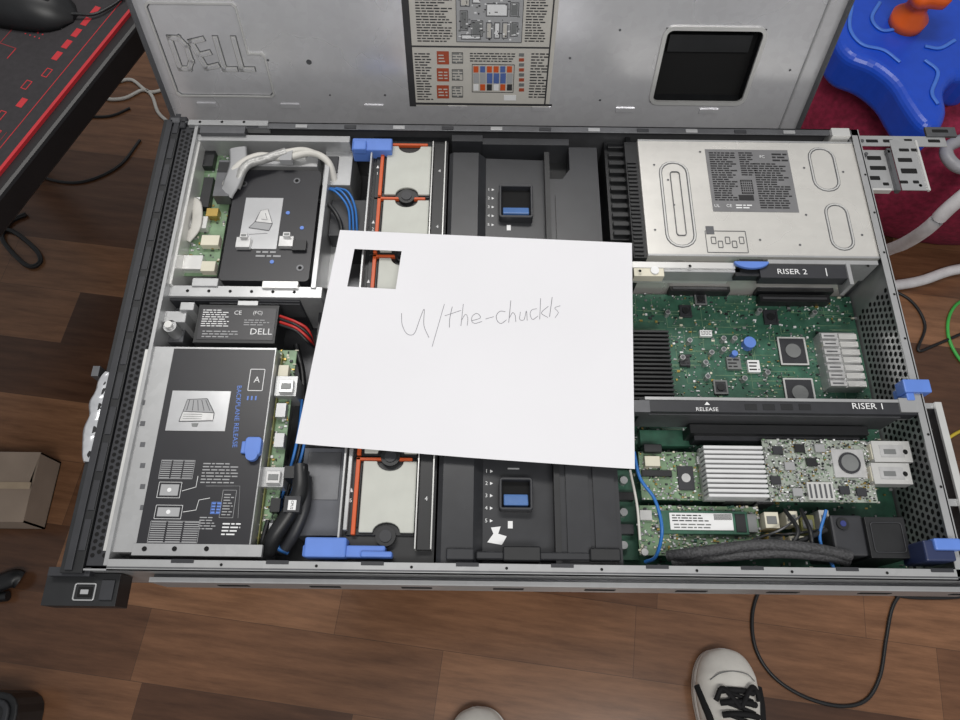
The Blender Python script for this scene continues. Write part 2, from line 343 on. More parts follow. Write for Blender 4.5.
# ---------- drive cage
k=MB(); z=ZT-.004
a=k.pb(124,263,347,553,z,ZB+.002,steel)
k.pb(124,130,349,551,z+.0015,z,steelL)
for i in range(9): k.pb(140,145,358+i*21,363+i*21,z+.0002,z,steelD)
k.pb(132,262,544,556,z+.001,z-.003,steel)
for px in(170,200,232): k.cyl(P(px-25,549,z).x,P(px-25,549,z).y,z,z+.0016,.002,void,8)
k.done('drive_cage',srv,'steel drive cage cover',bevel=.0005)
k=MB(); k.pb(155,262,349,545,z+.0006,z,lbl); zz=z+.0006; zt=zz+.0003
q=rect(169,228,391,431,zz); k.box(*q,zz,zt,foil)
mx,my=(q[0]+q[1])/2,(q[2]+q[3])/2
k.prism([(mx-.015,my-.010),(mx+.014,my-.009),(mx+.014,my-.002),(mx-.013,my-.001)],zt,zt+.0005,silv)
k.prism([(mx-.013,my-.001),(mx+.014,my-.002),(mx+.006,my+.011),(mx-.011,my+.010)],zt,zt+.0004,greyprint)
for i in range(5): line(k,[(mx-.010+i*.005,my),(mx-.009+i*.0035,my+.0095)],zt+.0005,steelD,.00025)
line(k,[(mx-.015,my-.010),(mx+.014,my-.009),(mx+.014,my-.002),(mx+.006,my+.011),(mx-.011,my+.010),(mx-.013,my-.001),(mx-.015,my-.010)],zt+.0005,steelD,.0003); line(k,[(mx-.013,my-.001),(mx+.014,my-.002)],zt+.0005,steelD,.0003)
for i in range(3): line(k,[(mx-.012,my-.0035-i*.002),(mx+.004,my-.0035-i*.002)],zt+.0005,chipm,.0002)
k.prism([(mx-.004,my-.0115),(mx+.002,my-.0115),(mx+.001,my-.0145),(mx-.003,my-.0145)],zt,zt+.0005,chipm)
tp=P(237,416,zz); k.text('BACKPLANE RELEASE',tp.x,tp.y,zz+.0003,.0058,blu,-86,sx=1.02)
k.pt('A',257,380,zz,.008,white); a=rect(249,264,369,391,zz); k.rring(*a,.001,.0006,zz,zt,white)
for i in range(3): k.pb(247+i*4,248.5+i*4,396,400,zt,zz,blu)
def grid(mb,px,py,w,hh,nx,ny,zz,m,fx=.36,fy=.3):
    a=rect(px,px+w,py,py+hh,zz); mb.rring(*a,.0004,.0003,zz,zz+.0003,m)
    for i in range(nx): 
        for j in range(ny):
            x=a[0]+(a[1]-a[0])*(i+.5)/nx; y=a[2]+(a[3]-a[2])*(j+.5)/ny
            mb.box(x-(a[1]-a[0])/nx*fx,x+(a[1]-a[0])/nx*fx,y-(a[3]-a[2])/ny*fy,y+(a[3]-a[2])/ny*fy,zz,zz+.0003,m)
grid(k,160,460,34,19,3,9,zz,greyprint,.43,.2); grid(k,149,521,50,22,3,10,zz,greyprint,.44,.2)
for x_,y_,w_,h__ in((158,482,23,16),(155,505,27,14)): 
    a=rect(x_,x_+w_,y_,y_+h__,zz); k.rring(*a,.0004,.0003,zz,zt,white); k.box(a[0]+.002,a[1]-.002,a[2]+.002,a[3]-.002,zz,zt,greyprint); k.cyl((a[0]+a[1])/2,(a[2]+a[3])/2,zt,zt+.0003,.0018,white,10)
grid(k,211,502,10,12,2,4,zz,blu)
k.tube([P(182,491,zt),P(196,487,zt),P(198,476,zt)],.0003,white,5,1); k.tube([P(183,512,zt),P(196,510,zt),P(199,500,zt),P(210,498,zt)],.0003,white,5,1)
k.pfine(202,238,462,484,zz,7,greyprint,.85,.35); k.pfine(199,216,516,530,zz,5,greyprint,.9,.35); k.pfine(222,240,522,536,zz,4,white,.9,.4)
a=rect(221,235,490,518,zz); k.rring(*a,.0005,.0003,zz,zt,greyprint); k.pfine(223,233,493,516,zz,8,greyprint,.9,.35)
k.tube([P(206,486,zt),P(240,486,zt),P(238,518,zt)],.0002,greyprint,4,1)
k.done('drive_cage_label',srv,'black printed instruction label with white diagrams')
k=MB(); z=ZT-.012
a=k.pb(265,285,350,552,z-.01,z-.012,grn2); k.pb(262,265,350,552,z+.002,z-.05,olive); k.pb(269,270,352,550,z-.004,z-.01,olive)
scatter(k,a,z-.01,190,[blk2,cream,gold,white,chipm],.001,.0035)
for py in(372,410,440,505,530): k.pb(274-(py-440)*.06,284-(py-440)*.06,py-7,py+7,z-.002,z-.01,[cream,blk,steel][py%3])
k.done('backplane_board',srv,'olive green backplane circuit board',bevel=.0002)
z=ZT-.008
for px,py in((288,386),(275,477)):
    k=MB(); k.pb(px-13,px+9,py-10,py+10,z-.004,z-.03,steel); k.pb(px-9,px+5,py-6,py+6,z,z-.01,silv); k.pb(px-7,px+3,py-3,py+3,z+.0005,z,chipm)
    k.done('connector_shell',srv,'silver cable connector shell',bevel=.0008)
k=MB(); z=ZT-.002
a=rect(246,262,438,456,z); k.rb(*a,.003,z-.01,z+.004,blu); k.pb(241,252,441,453,z+.002,z-.002,blu); k.cyl((a[0]+a[1])/2,a[2],z,z+.0045,.005,blu,16)
k.done('backplane_latch',srv,'blue plastic release tab',bevel=.0008,seg=2)
k=MB(); z=ZT-.006
k.tube([P(300,466,z),P(300,490,z+.002),P(290,512,z),P(275,535,z-.004),P(268,552,z-.014)],.0068,blk,12)
k.tube([P(306,478,z-.008),P(305,505,z-.004),P(296,530,z-.008),P(285,548,z-.016)],.005,blk2,10)
k.pb(284,304,466,478,z+.006,z-.016,blk); k.pb(284,300,496,512,z+.009,z-.004,blk2); k.pb(288,296,500,510,z+.0096,z+.008,white); k.pt('CPU2',292,505,z+.0096,.003,void,-90)
for i in range(4): k.tube([P(268+i*5,520,z-.01),P(262+i*5,545,z-.012),P(270+i*6,553,z-.018)],.002,[blk,steelD,blk,bluc][i],6)
k.done('cable_loom',srv,'thick black sleeved cable bundle with plastic clip')
# ---------- fans
XA=P(367,190,ZT).x; XB=P(446,190,ZT).x
k=MB(); k.box(XA,XB,Y0+.004,Y1-.006,ZB+.001,ZT-.013,blk)
k.box(XA,XA+.0015,Y0+.02,Y1-.02,ZB+.01,ZT-.003,steel)
for px in(431,444): x=P(px,190,ZT).x; k.box(x-.0006,x+.0004,Y0+.02,Y1-.02,ZT-.02,ZT-.002,steelL)
k.box(XB-.0135,XB-.002,Y0+.02,Y1-.02,ZB+.01,ZT-.006,blk)
for i in range(6): k.text('4',XB-.0075,.13+i*.0663,ZT-.0055,.005,white)
k.done('fan_tray',srv,'black fan housing with steel edge rails',bevel=.0005)
gx0=P(383,190,ZT).x; gx1=P(429,190,ZT).x; knob=[.0997+i*.0664 for i in range(7)]
for i in range(6):
    y0,y1=knob[i]+.0008,knob[i+1]-.0008; z=ZT-.008
    k=MB()
    k.box(gx0-.0105,gx1,y0,y1,ZT-.045,z-.003,blk)
    k.box(gx0-.0060,gx0-.0026,y0,y1,z-.02,z+.001,org)
    k.box(gx0-.0060,gx1-.004,y1-.0026,y1-.0002,z-.006,z+.0010,org)
    k.box(gx0-.0026,gx0-.0010,y0+.006,y1-.006,z-.003,z-.0015,blk)
    k.text('%d'%(6-i),gx0-.0086,(y0+y1)/2-.004,z-.002,.005,white); k.prism([(gx0-.0105,(y0+y1)/2+.003),(gx0-.0072,(y0+y1)/2+.003),(gx0-.0088,(y0+y1)/2+.007)],z-.003,z-.0022,white)
    fm=k.done('fan_module',srv,'hot-swap cooling fan module with orange frame',bevel=.0004)
    k=MB(); n=10; cx=(gx0+gx1)/2; r=.0112
    poly=[(gx0,y0+.002)]+[(cx+r*math.cos(math.pi-math.pi*j/n),y0+.002+r*.75*math.sin(math.pi*j/n)) for j in range(n+1)]+[(gx1,y0+.002),(gx1,y1-.003)]+[(cx+r*math.cos(math.pi*j/n),y1-.003-r*.75*math.sin(math.pi*j/n)) for j in range(n+1)]+[(gx0,y1-.003)]
    k.prism(poly,z-.003,z,greyp); k.done('fan_cover',fm,'light grey fan cover plate',bevel=.0008,seg=2)
    k=MB(); k.cyl(cx,y0-.001,z-.012,z+.0015,.0082,blk,24,True); k.cyl(cx,y0-.001,z+.0015,z+.0025,.005,blk2,20,True)
    k.done('fan_latch',fm,'round black fan catch',bevel=.0004)
k=MB(); z=ZT+.001
k.pb(352,392,138,150,z-.001,z-.02,blu); k.pb(353,366,140,149,z+.003,z-.005,blu); k.done('fan_tray_handle',srv,'blue plastic lift handle',bevel=.0012,seg=2)
k=MB(); k.pb(302,385,545,557,z-.003,z-.02,blu); k.pb(304,346,537,557,z,z-.02,blu); k.pb(360,392,551,557,z+.001,z-.01,blu); k.done('fan_tray_handle',srv,'blue plastic lift handle',bevel=.0015,seg=2)
k=MB(); k.pb(300,352,448,536,ZT-.02,ZB+.002,mat('slate_panel',(86,88,94),.5,.1)); k.pb(346,350,448,530,ZT-.006,ZB,steel)
k.pb(306,340,452,500,ZT-.0195,ZT-.0205,steelD); k.pb(312,338,300,448,ZT-.04,ZB,blk2)
k.done('fan_side_plate',srv,bevel=.0004)
# ---------- shroud
SX=lambda px: P(px,190,ZT).x
shm=mat('shroud_plastic',(48,49,52),.33,0,.1,60)
k=MB(); YA,YB=Y0+.006,Y1-.008
k.box(SX(447),SX(603),YA,YB,ZB+.002,ZT-.034,blk)
def run(prof,y0,y1,m):
    n=len(prof); k.add([(x,y0,z) for x,z in prof]+[(x,y1,z) for x,z in prof],[list(range(n)),list(range(n,2*n))[::-1]]+[(i,n+i,n+(i+1)%n,(i+1)%n) for i in range(n)],m)
run([(SX(448),ZT-.036),(SX(448),ZT-.010),(SX(452),ZT-.007),(SX(478),ZT-.007),(SX(486),ZT-.016),(SX(546),ZT-.018),(SX(546),ZT-.036)],YA,YB-.022,shm)
k.box(SX(546),SX(551),YA,YB-.02,ZT-.036,ZT-.007,blk)
k.prism([(SX(551),YA),(SX(601),YA),(SX(601),YB-.012),(SX(572),YB-.012),(SX(572),YB-.04),(SX(564),YB-.052),(SX(551),YB-.052)],ZT-.036,ZT-.009,shm)
k.box(SX(556),SX(596),.29,.435,ZT-.009,ZT-.0065,shm); k.box(SX(556),SX(575),YA+.012,.25,ZT-.009,ZT-.0065,shm); k.box(SX(579),SX(597),YA+.012,.25,ZT-.009,ZT-.0065,shm)
k.box(SX(482),SX(572),YB-.012,YB-.004,ZT-.034,ZT-.006,shm); k.box(SX(450),SX(482),YB-.010,YB-.002,ZT-.034,ZT-.004,shm)
for j,(yc) in enumerate((P(491,200,ZT).y,P(491,495,ZT).y)):
    x=SX(491); zz=ZT-.0163
    for i in range(5):
        yy=yc+.024-i*.0105
        k.text('%d'%(i+1),x-.002,yy,zz+.0005,.0045,white); k.prism([(x+.001,yy-.0014),(x+.001,yy+.0014),(x+.0035,yy)],zz-.0015,zz+.0004,white)
    k.box(x+.016,x+.026,yc+.026,yc+.0272,zz-.002,zz+.0002,greyprint); k.box(x+.016,x+.020,yc-.024,yc-.018,zz-.002,zz+.0002,white)
a=P(497,535,ZT-.016); k.prism([(a.x-.008,a.y-.006),(a.x+.004,a.y-.008),(a.x+.008,a.y-.001),(a.x+.001,a.y+.001),(a.x+.003,a.y+.007),(a.x-.005,a.y+.006),(a.x-.003,a.y+.001)],ZT-.018,ZT-.0158,white)
k.done('air_shroud',srv,'black moulded air duct over the processors',bevel=.0014,seg=3)
lbd=mat('latch_blue_dark',(84,120,176),.35)
for py in(200,493):
    k=MB(); z=ZT-.007; a=rect(499,533,py-16,py+17,z); k.rring(*a,.003,.0025,z-.01,z,blk2); k.box(a[0]+.002,a[1]-.002,a[2]+.002,a[3]-.002,z-.012,z-.007,void)
    x0,x1,y0,y1=a; k.add([(x0+.004,y0+.004,z+.001),(x1-.004,y0+.004,z+.001),(x1-.004,y0+.014,z-.004),(x0+.004,y0+.014,z-.004),(x0+.004,y0+.004,z-.008),(x1-.004,y0+.004,z-.008),(x1-.004,y0+.014,z-.008),(x0+.004,y0+.014,z-.008)],
      [(0,1,2,3),(0,4,5,1),(1,5,6,2),(2,6,7,3),(3,7,4,0)],lbd)
    k.done('shroud_latch',srv,'blue thumb latch in black frame',bevel=.0006)
z=ZT-.002
for aa in((476,620,552,560,z-.003,z-.03,shm),(503,541,546,561,z,z-.03,blk),(590,621,548,561,z,z-.03,blk),(446,474,548,560,z-.001,z-.03,shm)):
    k=MB(); k.pb(*aa); k.done('shroud_clip',srv,bevel=.001)
k=MB(); z=ZT-.012
a=k.pb(607,634,142,240,z-.008,ZB,blk)
for i in range(11): y=a[2]+.003+i*(a[3]-a[2]-.004)/11; k.box(a[0]+.003,a[1]-.008,y,y+.0045,z-.008,z-.003,blk)
k.box(a[1]-.006,a[1]-.001,a[2],a[3],z-.008,z,blk)
k.done('memory_slot_bank',srv,'row of black memory slots',bevel=.0003)
# ---------- PSU
k=MB(); z=ZT-.003
a=rect(643,866,141,257,z); x0,x1,y0,y1=a
k.box(x0,x1,y0,y1,ZB+.002,z,psum)
k.box(x0-.013,x0,y0,y1,ZB+.002,z-.004,blk)
for i in range(24): k.box(x0-.012,x0-.003,y0+.002+i*.0047,y0+.0045+i*.0047,z-.004,z-.002,blk)
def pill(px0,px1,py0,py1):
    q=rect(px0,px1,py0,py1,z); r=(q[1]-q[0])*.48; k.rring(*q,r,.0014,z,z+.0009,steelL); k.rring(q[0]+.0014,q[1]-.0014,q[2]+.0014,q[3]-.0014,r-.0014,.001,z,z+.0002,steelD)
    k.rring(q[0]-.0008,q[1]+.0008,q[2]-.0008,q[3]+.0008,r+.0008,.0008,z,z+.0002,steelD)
pill(663,692,162,247); pill(811,837,148,191); pill(828,851,204,250)
q=rect(673,683,172,236,z); k.rring(*q,.003,.0007,z,z+.0014,steelD)
for px,py in((654,165),(700,152),(804,168),(806,215),(760,240),(862,235),(668,180),(674,205),(843,172),(800,245),(655,230)): d=P(px,py,z); k.disc((d.x,d.y,z+.0004),'z',.0012,steelD)
q=rect(706,747,231,253,z); k.rring(*q,.001,.0006,z,z+.0007,steelD)
for i in range(5): q=rect(711+i*7,716+i*7,237+(i%2)*4,244+(i%2)*4,z); k.rring(*q,.0008,.0006,z,z+.0008,steelD)
k.pb(706,714,226,234,z+.0006,z,steelD)
k.box(x0,x1,y0,y0+.002,z,z+.0006,steel); k.box(x0,x1,y1-.002,y1,z,z+.0006,steel)
k.add([(x1,y0,z),(x1+.004,y0,z-.006),(x1+.004,y1,z-.006),(x1,y1,z)],[(0,1,2,3)],steel)
k.box(x1,XR-.002,y0,y1,ZB+.002,z-.006,steelD)
psu=k.done('power_supply_cover',srv,'bright stamped steel power supply cover',bevel=.0004)
k=MB(); q=rect(709,793,150,212,z); k.box(*q,z,z+.0004,mat('rating_label',(112,112,114),.5)); zz=z+.0004
pr=mat('label_print_dark',(30,30,32),.6)
k.pfine(712,738,152,201,zz,22,pr,.88,.5); k.pfine(757,790,163,209,zz,20,pr,.88,.5); k.pfine(740,755,152,176,zz,11,pr,.9,.5); k.pfine(772,790,153,162,zz,3,pr,.9,.5)
for px,py,t in((717,206,'UL'),(729,206,'CE'),(762,157,'FC')): k.pt(t,px,py,zz+.0003,.0046,white)
k.pfine(736,752,204,209,zz,2,white,.9)
grid(k,741,180,12,14,6,6,zz,pr,.3,.3); a=rect(739,754,196,202,zz); k.fine(a,zz,1,pr,1,.9)
k.done('rating_label',psu,'grey regulatory rating label with fine print')
# ---------- motherboard
k=MB(); ZM=ZB+.014
a=(.12,XR-.003,Y0+.003,.36); k.box(*a,ZM-.0016,ZM,grn)
av=[rect(636,672,325,400,ZM),rect(826,864,328,388,ZM),rect(778,806,338,368,ZM),rect(785,815,382,400,ZM)]
scatter(k,a,ZM,1000,[blk2,chipm,cream,grn2,white,blk,steel,gold],.0008,.0034,av)
scatter(k,(a[0],a[1],.16,.36),ZM,1700,[white,chipm,grn2,blk,grn2,greyprint],.0006,.0018,av)
for i in range(150):
    x=random.uniform(.15,.36); y=random.uniform(.17,.35); l=random.uniform(.008,.04); k.box(x,min(x+l,XR-.004),y,y+.0004,ZM,ZM+.0002,grn2)
    if i%2: k.box(x,x+.0004,y,min(y+l*.6,.355),ZM,ZM+.0002,grn2)
mb_=k.done('motherboard',srv,'dark green main circuit board')
def chip(px,py,w,m=chipm,ring=steelL):
    k=MB(); a=rect(px-w/2,px+w/2,py-w/2,py+w/2,ZM); k.box(*a,ZM,ZM+.002,blk2); k.rring(a[0],a[1],a[2],a[3],.001,.0018,ZM+.002,ZM+.0028,ring)
    k.cyl((a[0]+a[1])/2,(a[2]+a[3])/2,ZM+.002,ZM+.0034,(a[1]-a[0])*.27,m,18)
    k.done('chip',mb_,'square chip package with metal rim',bevel=.0002)
chip(792,352,28); chip(799,394,30); chip(770,318,14,blk,blk2); chip(700,300,12,blk,chipm); chip(720,388,14,blk,chipm); chip(685,312,12,blk,blk2)
k=MB(); zc=ZM+.018
a=rect(826,862,331,386,zc); k.box(a[0],a[1],a[2],a[3],ZM,zc-.004,steel)
n=7
for i in range(n):
    y=a[2]+(a[3]-a[2])*i/n; hgt=(a[3]-a[2])/n
    k.box(a[0],a[0]+(a[1]-a[0])*.44,y,y+hgt*.7,zc-.004,zc,silv); k.box(a[0]+(a[1]-a[0])*.5,a[1],y,y+hgt*.7,zc-.004,zc-.001,steelL)
    k.box(a[0]+.002,a[0]+(a[1]-a[0])*.36,y+hgt*.25,y+hgt*.42,zc,zc+.0003,steelD)
k.done('power_connector',mb_,'finned silver connector block',bevel=.0003)
for px,py,w,h_ in((795,287,76,9),(795,298,70,7),(700,288,60,6)): k=MB(); k.pb(px-w/2,px+w/2,py-h_/2,py+h_/2,ZM+.011,ZM,blk); k.pb(px-w/2+3,px+w/2-3,py-1,py+1,ZM+.0114,ZM+.011,steelD); k.done('expansion_slot',mb_,'black card slot',bevel=.0004)
for px,py in((724,338),(735,338),(724,349),(712,352),(706,362),(683,357),(760,310),(815,312),(690,340),(668,312),(745,378),(768,372),(708,376)): 
    k=MB(); d=P(px,py,ZM+.008); k.cyl(d.x,d.y,ZM,ZM+.008,.0026,steel,14,True); k.cyl(d.x,d.y,ZM+.008,ZM+.0084,.0018,steelD,10); k.done('capacitor',mb_,'small silver capacitor')
for px,py,w,h_,m in((734,363,14,12,chipm),(685,360,10,11,blk2),(754,366,12,12,white),(706,333,12,6,white)): k=MB(); k.pb(px-w/2,px+w/2,py-h_/2,py+h_/2,ZM+.004,ZM,m); k.pfine(px-w/2+1,px+w/2-1,py-h_/2+1,py+h_/2-1,ZM+.004,3,pr); k.done('voltage_regulator',mb_,bevel=.0003)
for px,py,r in((750,342,.006),(735,353,.003)): k=MB(); d=P(px,py,ZM+.009); k.cyl(d.x,d.y,ZM,ZM+.009,r,blu,20,True); k.done('jumper_cap',mb_,'blue round plastic cap')
k=MB(); z=ZT-.028; a=rect(600,672,328,399,z); k.box(a[0],a[1],a[2],a[3],ZM+.002,ZM+.008,blk)
n=17
for i in range(n): y=a[2]+(a[3]-a[2])*i/n; k.box(a[0],a[1],y,y+.0022,ZM+.008,z,blk)
k.done('heat_sink',srv,'black finned chipset heat sink',bevel=.0002)
# ---------- risers
k=MB(); z=ZT-.001
k.pb(632,735,262,268,z-.001,z-.03,steelL); k.pb(760,852,265,278,z,z-.012,blk2); k.pb(768,878,260,264,z+.001,z-.03,steel); k.pb(735,760,267,276,z-.003,z-.012,blk)
k.pb(634,664,268,276,z-.002,z-.012,cream); k.pb(664,740,268,272,z-.003,z-.02,steel)
d=P(655,270,z); k.cyl(d.x,d.y,z-.002,z,.004,white,18)
for px,py in((640,271),(868,266),(690,266)): d=P(px,py,z+.001); k.disc((d.x,d.y,z+.0012),'z',.0015,void)
k.pb(848,852,262,284,z+.002,z-.02,steel)
k.pt('RISER 2',792,272,z+.0002,.008,white,0,1.12); k.pb(826,827,268,276,z+.0004,z,white)
rs=k.done('riser_bracket',srv,'steel and black riser bracket bearing white lettering',bevel=.0004)
k=MB(); d=P(751,262,z+.002); poly=[(d.x+.0165*math.cos(math.pi*j/14),d.y-.0075*math.sin(math.pi*j/14)) for j in range(15)]; k.prism(poly[::-1],z,z+.004,blu); k.box(d.x-.012,d.x+.012,d.y-.001,d.y+.003,z-.004,z+.003,blk); k.done('riser_latch',rs,'blue half round riser latch',bevel=.001,seg=2)
k=MB(); k.pb(640,916,401,413,z,z-.012,blk2); k.pb(645,905,398,401,z+.001,z-.03,steel); k.pb(634,650,400,412,z+.001,z-.01,steelD); k.pb(900,918,398,412,z+.002,z-.02,steel)
k.pb(640,900,413,416,z-.006,z-.04,steelD)
k.pt('RISER 1',868,406.5,z+.0002,.0078,white,0,1.15); k.pt('RELEASE',707,409.5,z+.0003,.0048,white,0,1.1)
d=P(707,403.7,z); k.prism([(d.x-.0025,d.y-.0012),(d.x+.0025,d.y-.0012),(d.x,d.y+.0018)],z,z+.0005,white)
for i in range(4): k.pb(745+i*18,757+i*18,404,410,z+.0003,z,blk)
k.done('riser_bracket',srv,'dark riser bar printed with release arrow',bevel=.0003)
# ---------- expansion cards
z=ZT-.03
k=MB(); a=k.pb(640,708,452,500,z-.012,z-.0136,grn2); scatter(k,a,z-.012,300,[blk2,cream,white,gold,chipm,steel,greyprint],.0008,.0024)
q=rect(678,694,466,490,z-.01); k.box(*q,z-.012,z-.010,blk2); k.cyl((q[0]+q[1])/2,(q[2]+q[3])/2,z-.010,z-.0095,.004,silv,16)
k.pb(645,660,456,466,z-.004,z-.012,cream); k.pb(697,707,456,464,z-.006,z-.012,steel)
k.pb(642,672,470,476,z-.008,z-.012,blk)
k.done('storage_controller_card',srv,'green controller card with small chips',bevel=.0002)
k=MB(); k.pb(690,868,425,434,z+.004,z-.02,blk); k.pb(790,850,420,426,z-.002,z-.02,blk2); k.pb(694,860,434,441,z-.004,z-.02,blk2); k.pb(640,690,430,446,z-.02,z-.03,grn); k.pb(644,662,444,452,z-.006,z-.02,blk)
k.done('riser_slot',srv,'long black riser slot',bevel=.0004)
hsw=mat('heatsink_silver',(214,215,216),.4,.2,.04)
k=MB(); a=rect(706,766,444,497,z+.012); k.box(*a,z-.008,z-.002,steel)
for i in range(11): yy=a[2]+(a[3]-a[2])*i/11; k.box(a[0],a[1],yy,yy+.0028,z-.002,z+.012,hsw)
k.done('heat_sink',srv,'silver white finned heat sink',bevel=.0004)
k=MB(); zc=z+.002; card=mat('pcb_grey_green',(150,158,148),.42,.15,.22,130)
a=k.pb(766,872,440,502,zc,zc-.0016,card); scatter(k,a,zc,1200,[blk2,white,steelL,gold,silv,chipm,greyprint,blk,silv,grn2],.0006,.0024)
q=rect(832,864,450,478,zc); k.box(*q,zc,zc+.0022,silv); k.cyl((q[0]+q[1])/2,(q[2]+q[3])/2,zc+.0022,zc+.0035,.0095,blk2,24); k.cyl((q[0]+q[1])/2,(q[2]+q[3])/2,zc+.0035,zc+.0039,.0075,chipm,24)
for px,py in((778,450),(800,448),(776,480),(812,462),(798,492),(845,490),(862,492),(820,448),(790,466)): k.pb(px-5,px+5,py-4,py+4,zc+.003,zc,random.choice([blk,steel,blk2]))
k.pb(808,834,482,500,zc+.004,zc,steelL)
for i in range(5): k.pb(810+i*5,812+i*5,484,498,zc+.0045,zc+.004,steelD)
nc=k.done('network_card',srv,'grey green network expansion card',bevel=.0002)
for py in(452,474):
    k=MB(); k.pb(873,911,py-11,py+10,zc+.008,zc-.004,steelL); k.pb(880,904,py-7,py+5,zc+.0086,zc+.008,silv); k.pb(871,875,py-8,py+7,zc+.006,zc,cream); d=P(905,py,zc+.008)
    k.pb(884,896,py-3,py+2,zc+.0089,zc+.0086,chipm); k.cyl(d.x,d.y,zc+.008,zc+.0086,.0022,void,10); k.done('network_port',nc,'silver metal port cage',bevel=.0005)
z=ZT-.045
k=MB(); a=k.pb(638,760,506,556,z,z-.0016,grn2); scatter(k,a,z,600,[blk2,cream,white,chipm,gold,steel,grn,greyprint],.0008,.003)
k.pb(640,652,510,520,z+.004,z,steelL); d=P(645,552,z+.004); k.cyl(d.x,d.y,z,z+.004,.003,steelL,12)
k.done('raid_card',srv,'light green controller board beside the chassis wall',bevel=.0002)
k=MB(); zz=z+.006; k.pb(662,748,511,534,zz,z+.001,grn); k.pb(670,733,513,530,zz+.0014,zz,white)
k.pfine(672,712,514,522,zz+.0014,3,pr); k.pfine(674,731,523,529,zz+.0014,2,chipm)
for i in range(18): k.pb(714+i,714.6+i,514,520,zz+.0017,zz+.0014,pr)
k.pb(736,746,514,532,zz+.001,zz,blk); k.pb(748,757,514,532,zz+.001,z,chipm)
k.done('memory_module',srv,'memory stick with white sticker',bevel=.0002)
for px,py,w,hh,m in((772,520,14,16,cream),(792,518,12,14,cream),(808,524,14,18,olive),(776,538,18,10,gold),(800,540,20,8,cream),(825,520,10,20,steelL),(765,500,18,8,blk),(740,498,30,8,blk)): k=MB(); k.pb(px-w/2,px+w/2,py-hh/2,py+hh/2,z+.010,z-.01,m); k.pb(px-w/2+2,px+w/2-2,py-hh/4,py+hh/4,z+.0105,z+.01,chipm); k.done('board_header',srv,'small board connector',bevel=.0005)
k=MB(); k.pb(833,866,515,556,ZT-.02,ZB+.01,blk2); d=P(842,524,ZT-.02); k.cyl(d.x,d.y,ZT-.02,ZT-.018,.005,blk,18); k.cyl(d.x,d.y,ZT-.018,ZT-.0175,.0025,mat('navy_dot',(40,50,110),.5),14)
k.done('side_duct_block',srv,'charcoal plastic block with round blue-dotted boss',bevel=.002,seg=2)
k=MB(); k.pb(868,908,517,558,ZT-.016,ZB+.01,blk); k.rring(*rect(872,904,522,553,ZT-.016),.003,.001,ZT-.016,ZT-.015,blk2)
k.done('side_duct_block',srv,'black plastic moulded block',bevel=.002,seg=2)
z=ZT-.012
br=mat('braided_sleeve',(62,62,64),.6,0,.5,500,.5)
for pts,r,m in(([(668,556,-.02),(700,552,-.004),(760,545,0),(810,548,0),(850,556,-.006)],.0046,br),([(672,562,-.02),(720,557,-.006),(775,553,-.002),(820,556,-.004),(848,561,-.01)],.0042,br),([(690,560,-.02),(740,549,-.01),(790,544,-.006),(826,530,-.01)],.0022,blk),([(785,510,-.02),(798,530,-.004),(792,545,-.004)],.0018,blk),([(801,510,-.02),(810,530,-.004),(812,545,-.004)],.0018,blk),([(760,536,-.03),(790,534,-.012),(820,530,-.012)],.0012,blk),([(752,540,-.03),(780,530,-.014),(806,512,-.02)],.0010,steelD)):
    k=MB(); k.tube([P(x,y,z+q) for x,y,q in pts],r,m,12); k.done('braided_cable',srv,'black cable sleeve')
k=MB(); k.tube([P(634,452,ZT-.02),P(640,478,ZT-.014),P(655,500,ZT-.016),P(662,530,ZT-.016),P(656,556,ZT-.03),P(645,562,ZT-.04)],.0015,bluc,8); k.done('signal_wire',srv,'thin blue signal wire')
k=MB(); k.tube([P(630,470,ZT-.02),P(637,505,ZT-.02),P(640,540,ZT-.02)],.0012,wcab,6); k.done('signal_wire',srv,'thin white signal wire')
k=MB(); k.tube([P(835,570,ZT-.02),P(820,540,ZT-.02),P(826,510,ZT-.02)],.0014,bluc,6); k.done('signal_wire',srv,'thin blue signal wire')
k=MB(); k.pb(606,636,470,560,ZB+.022,ZB+.002,grn)
for py in(480,512,545): d=P(624,py,ZB+.03); k.cyl(d.x,d.y,ZB+.022,ZB+.03,.0035,steel,12)
k.pb(612,634,492,500,ZB+.03,ZB+.022,blk); k.pb(613,634,524,534,ZB+.03,ZB+.022,blk2)
k.done('edge_board',srv,bevel=.0003)
k=MB(); z=ZT+.002; k.pb(904,931,379,392,z+.002,z-.012,blu); k.pb(906,914,384,400,z,z-.02,blu); k.done('rear_latch',srv,'blue plastic rear release',bevel=.001,seg=2)
k=MB(); a=k.pb(925,955,540,561,z+.004,z-.03,mat('navy_plastic',(38,48,82),.4)); k.pb(935,962,538,550,z+.007,z-.01,blu); k.done('rear_latch',srv,'navy and blue plastic rear clip',bevel=.0015,seg=2)
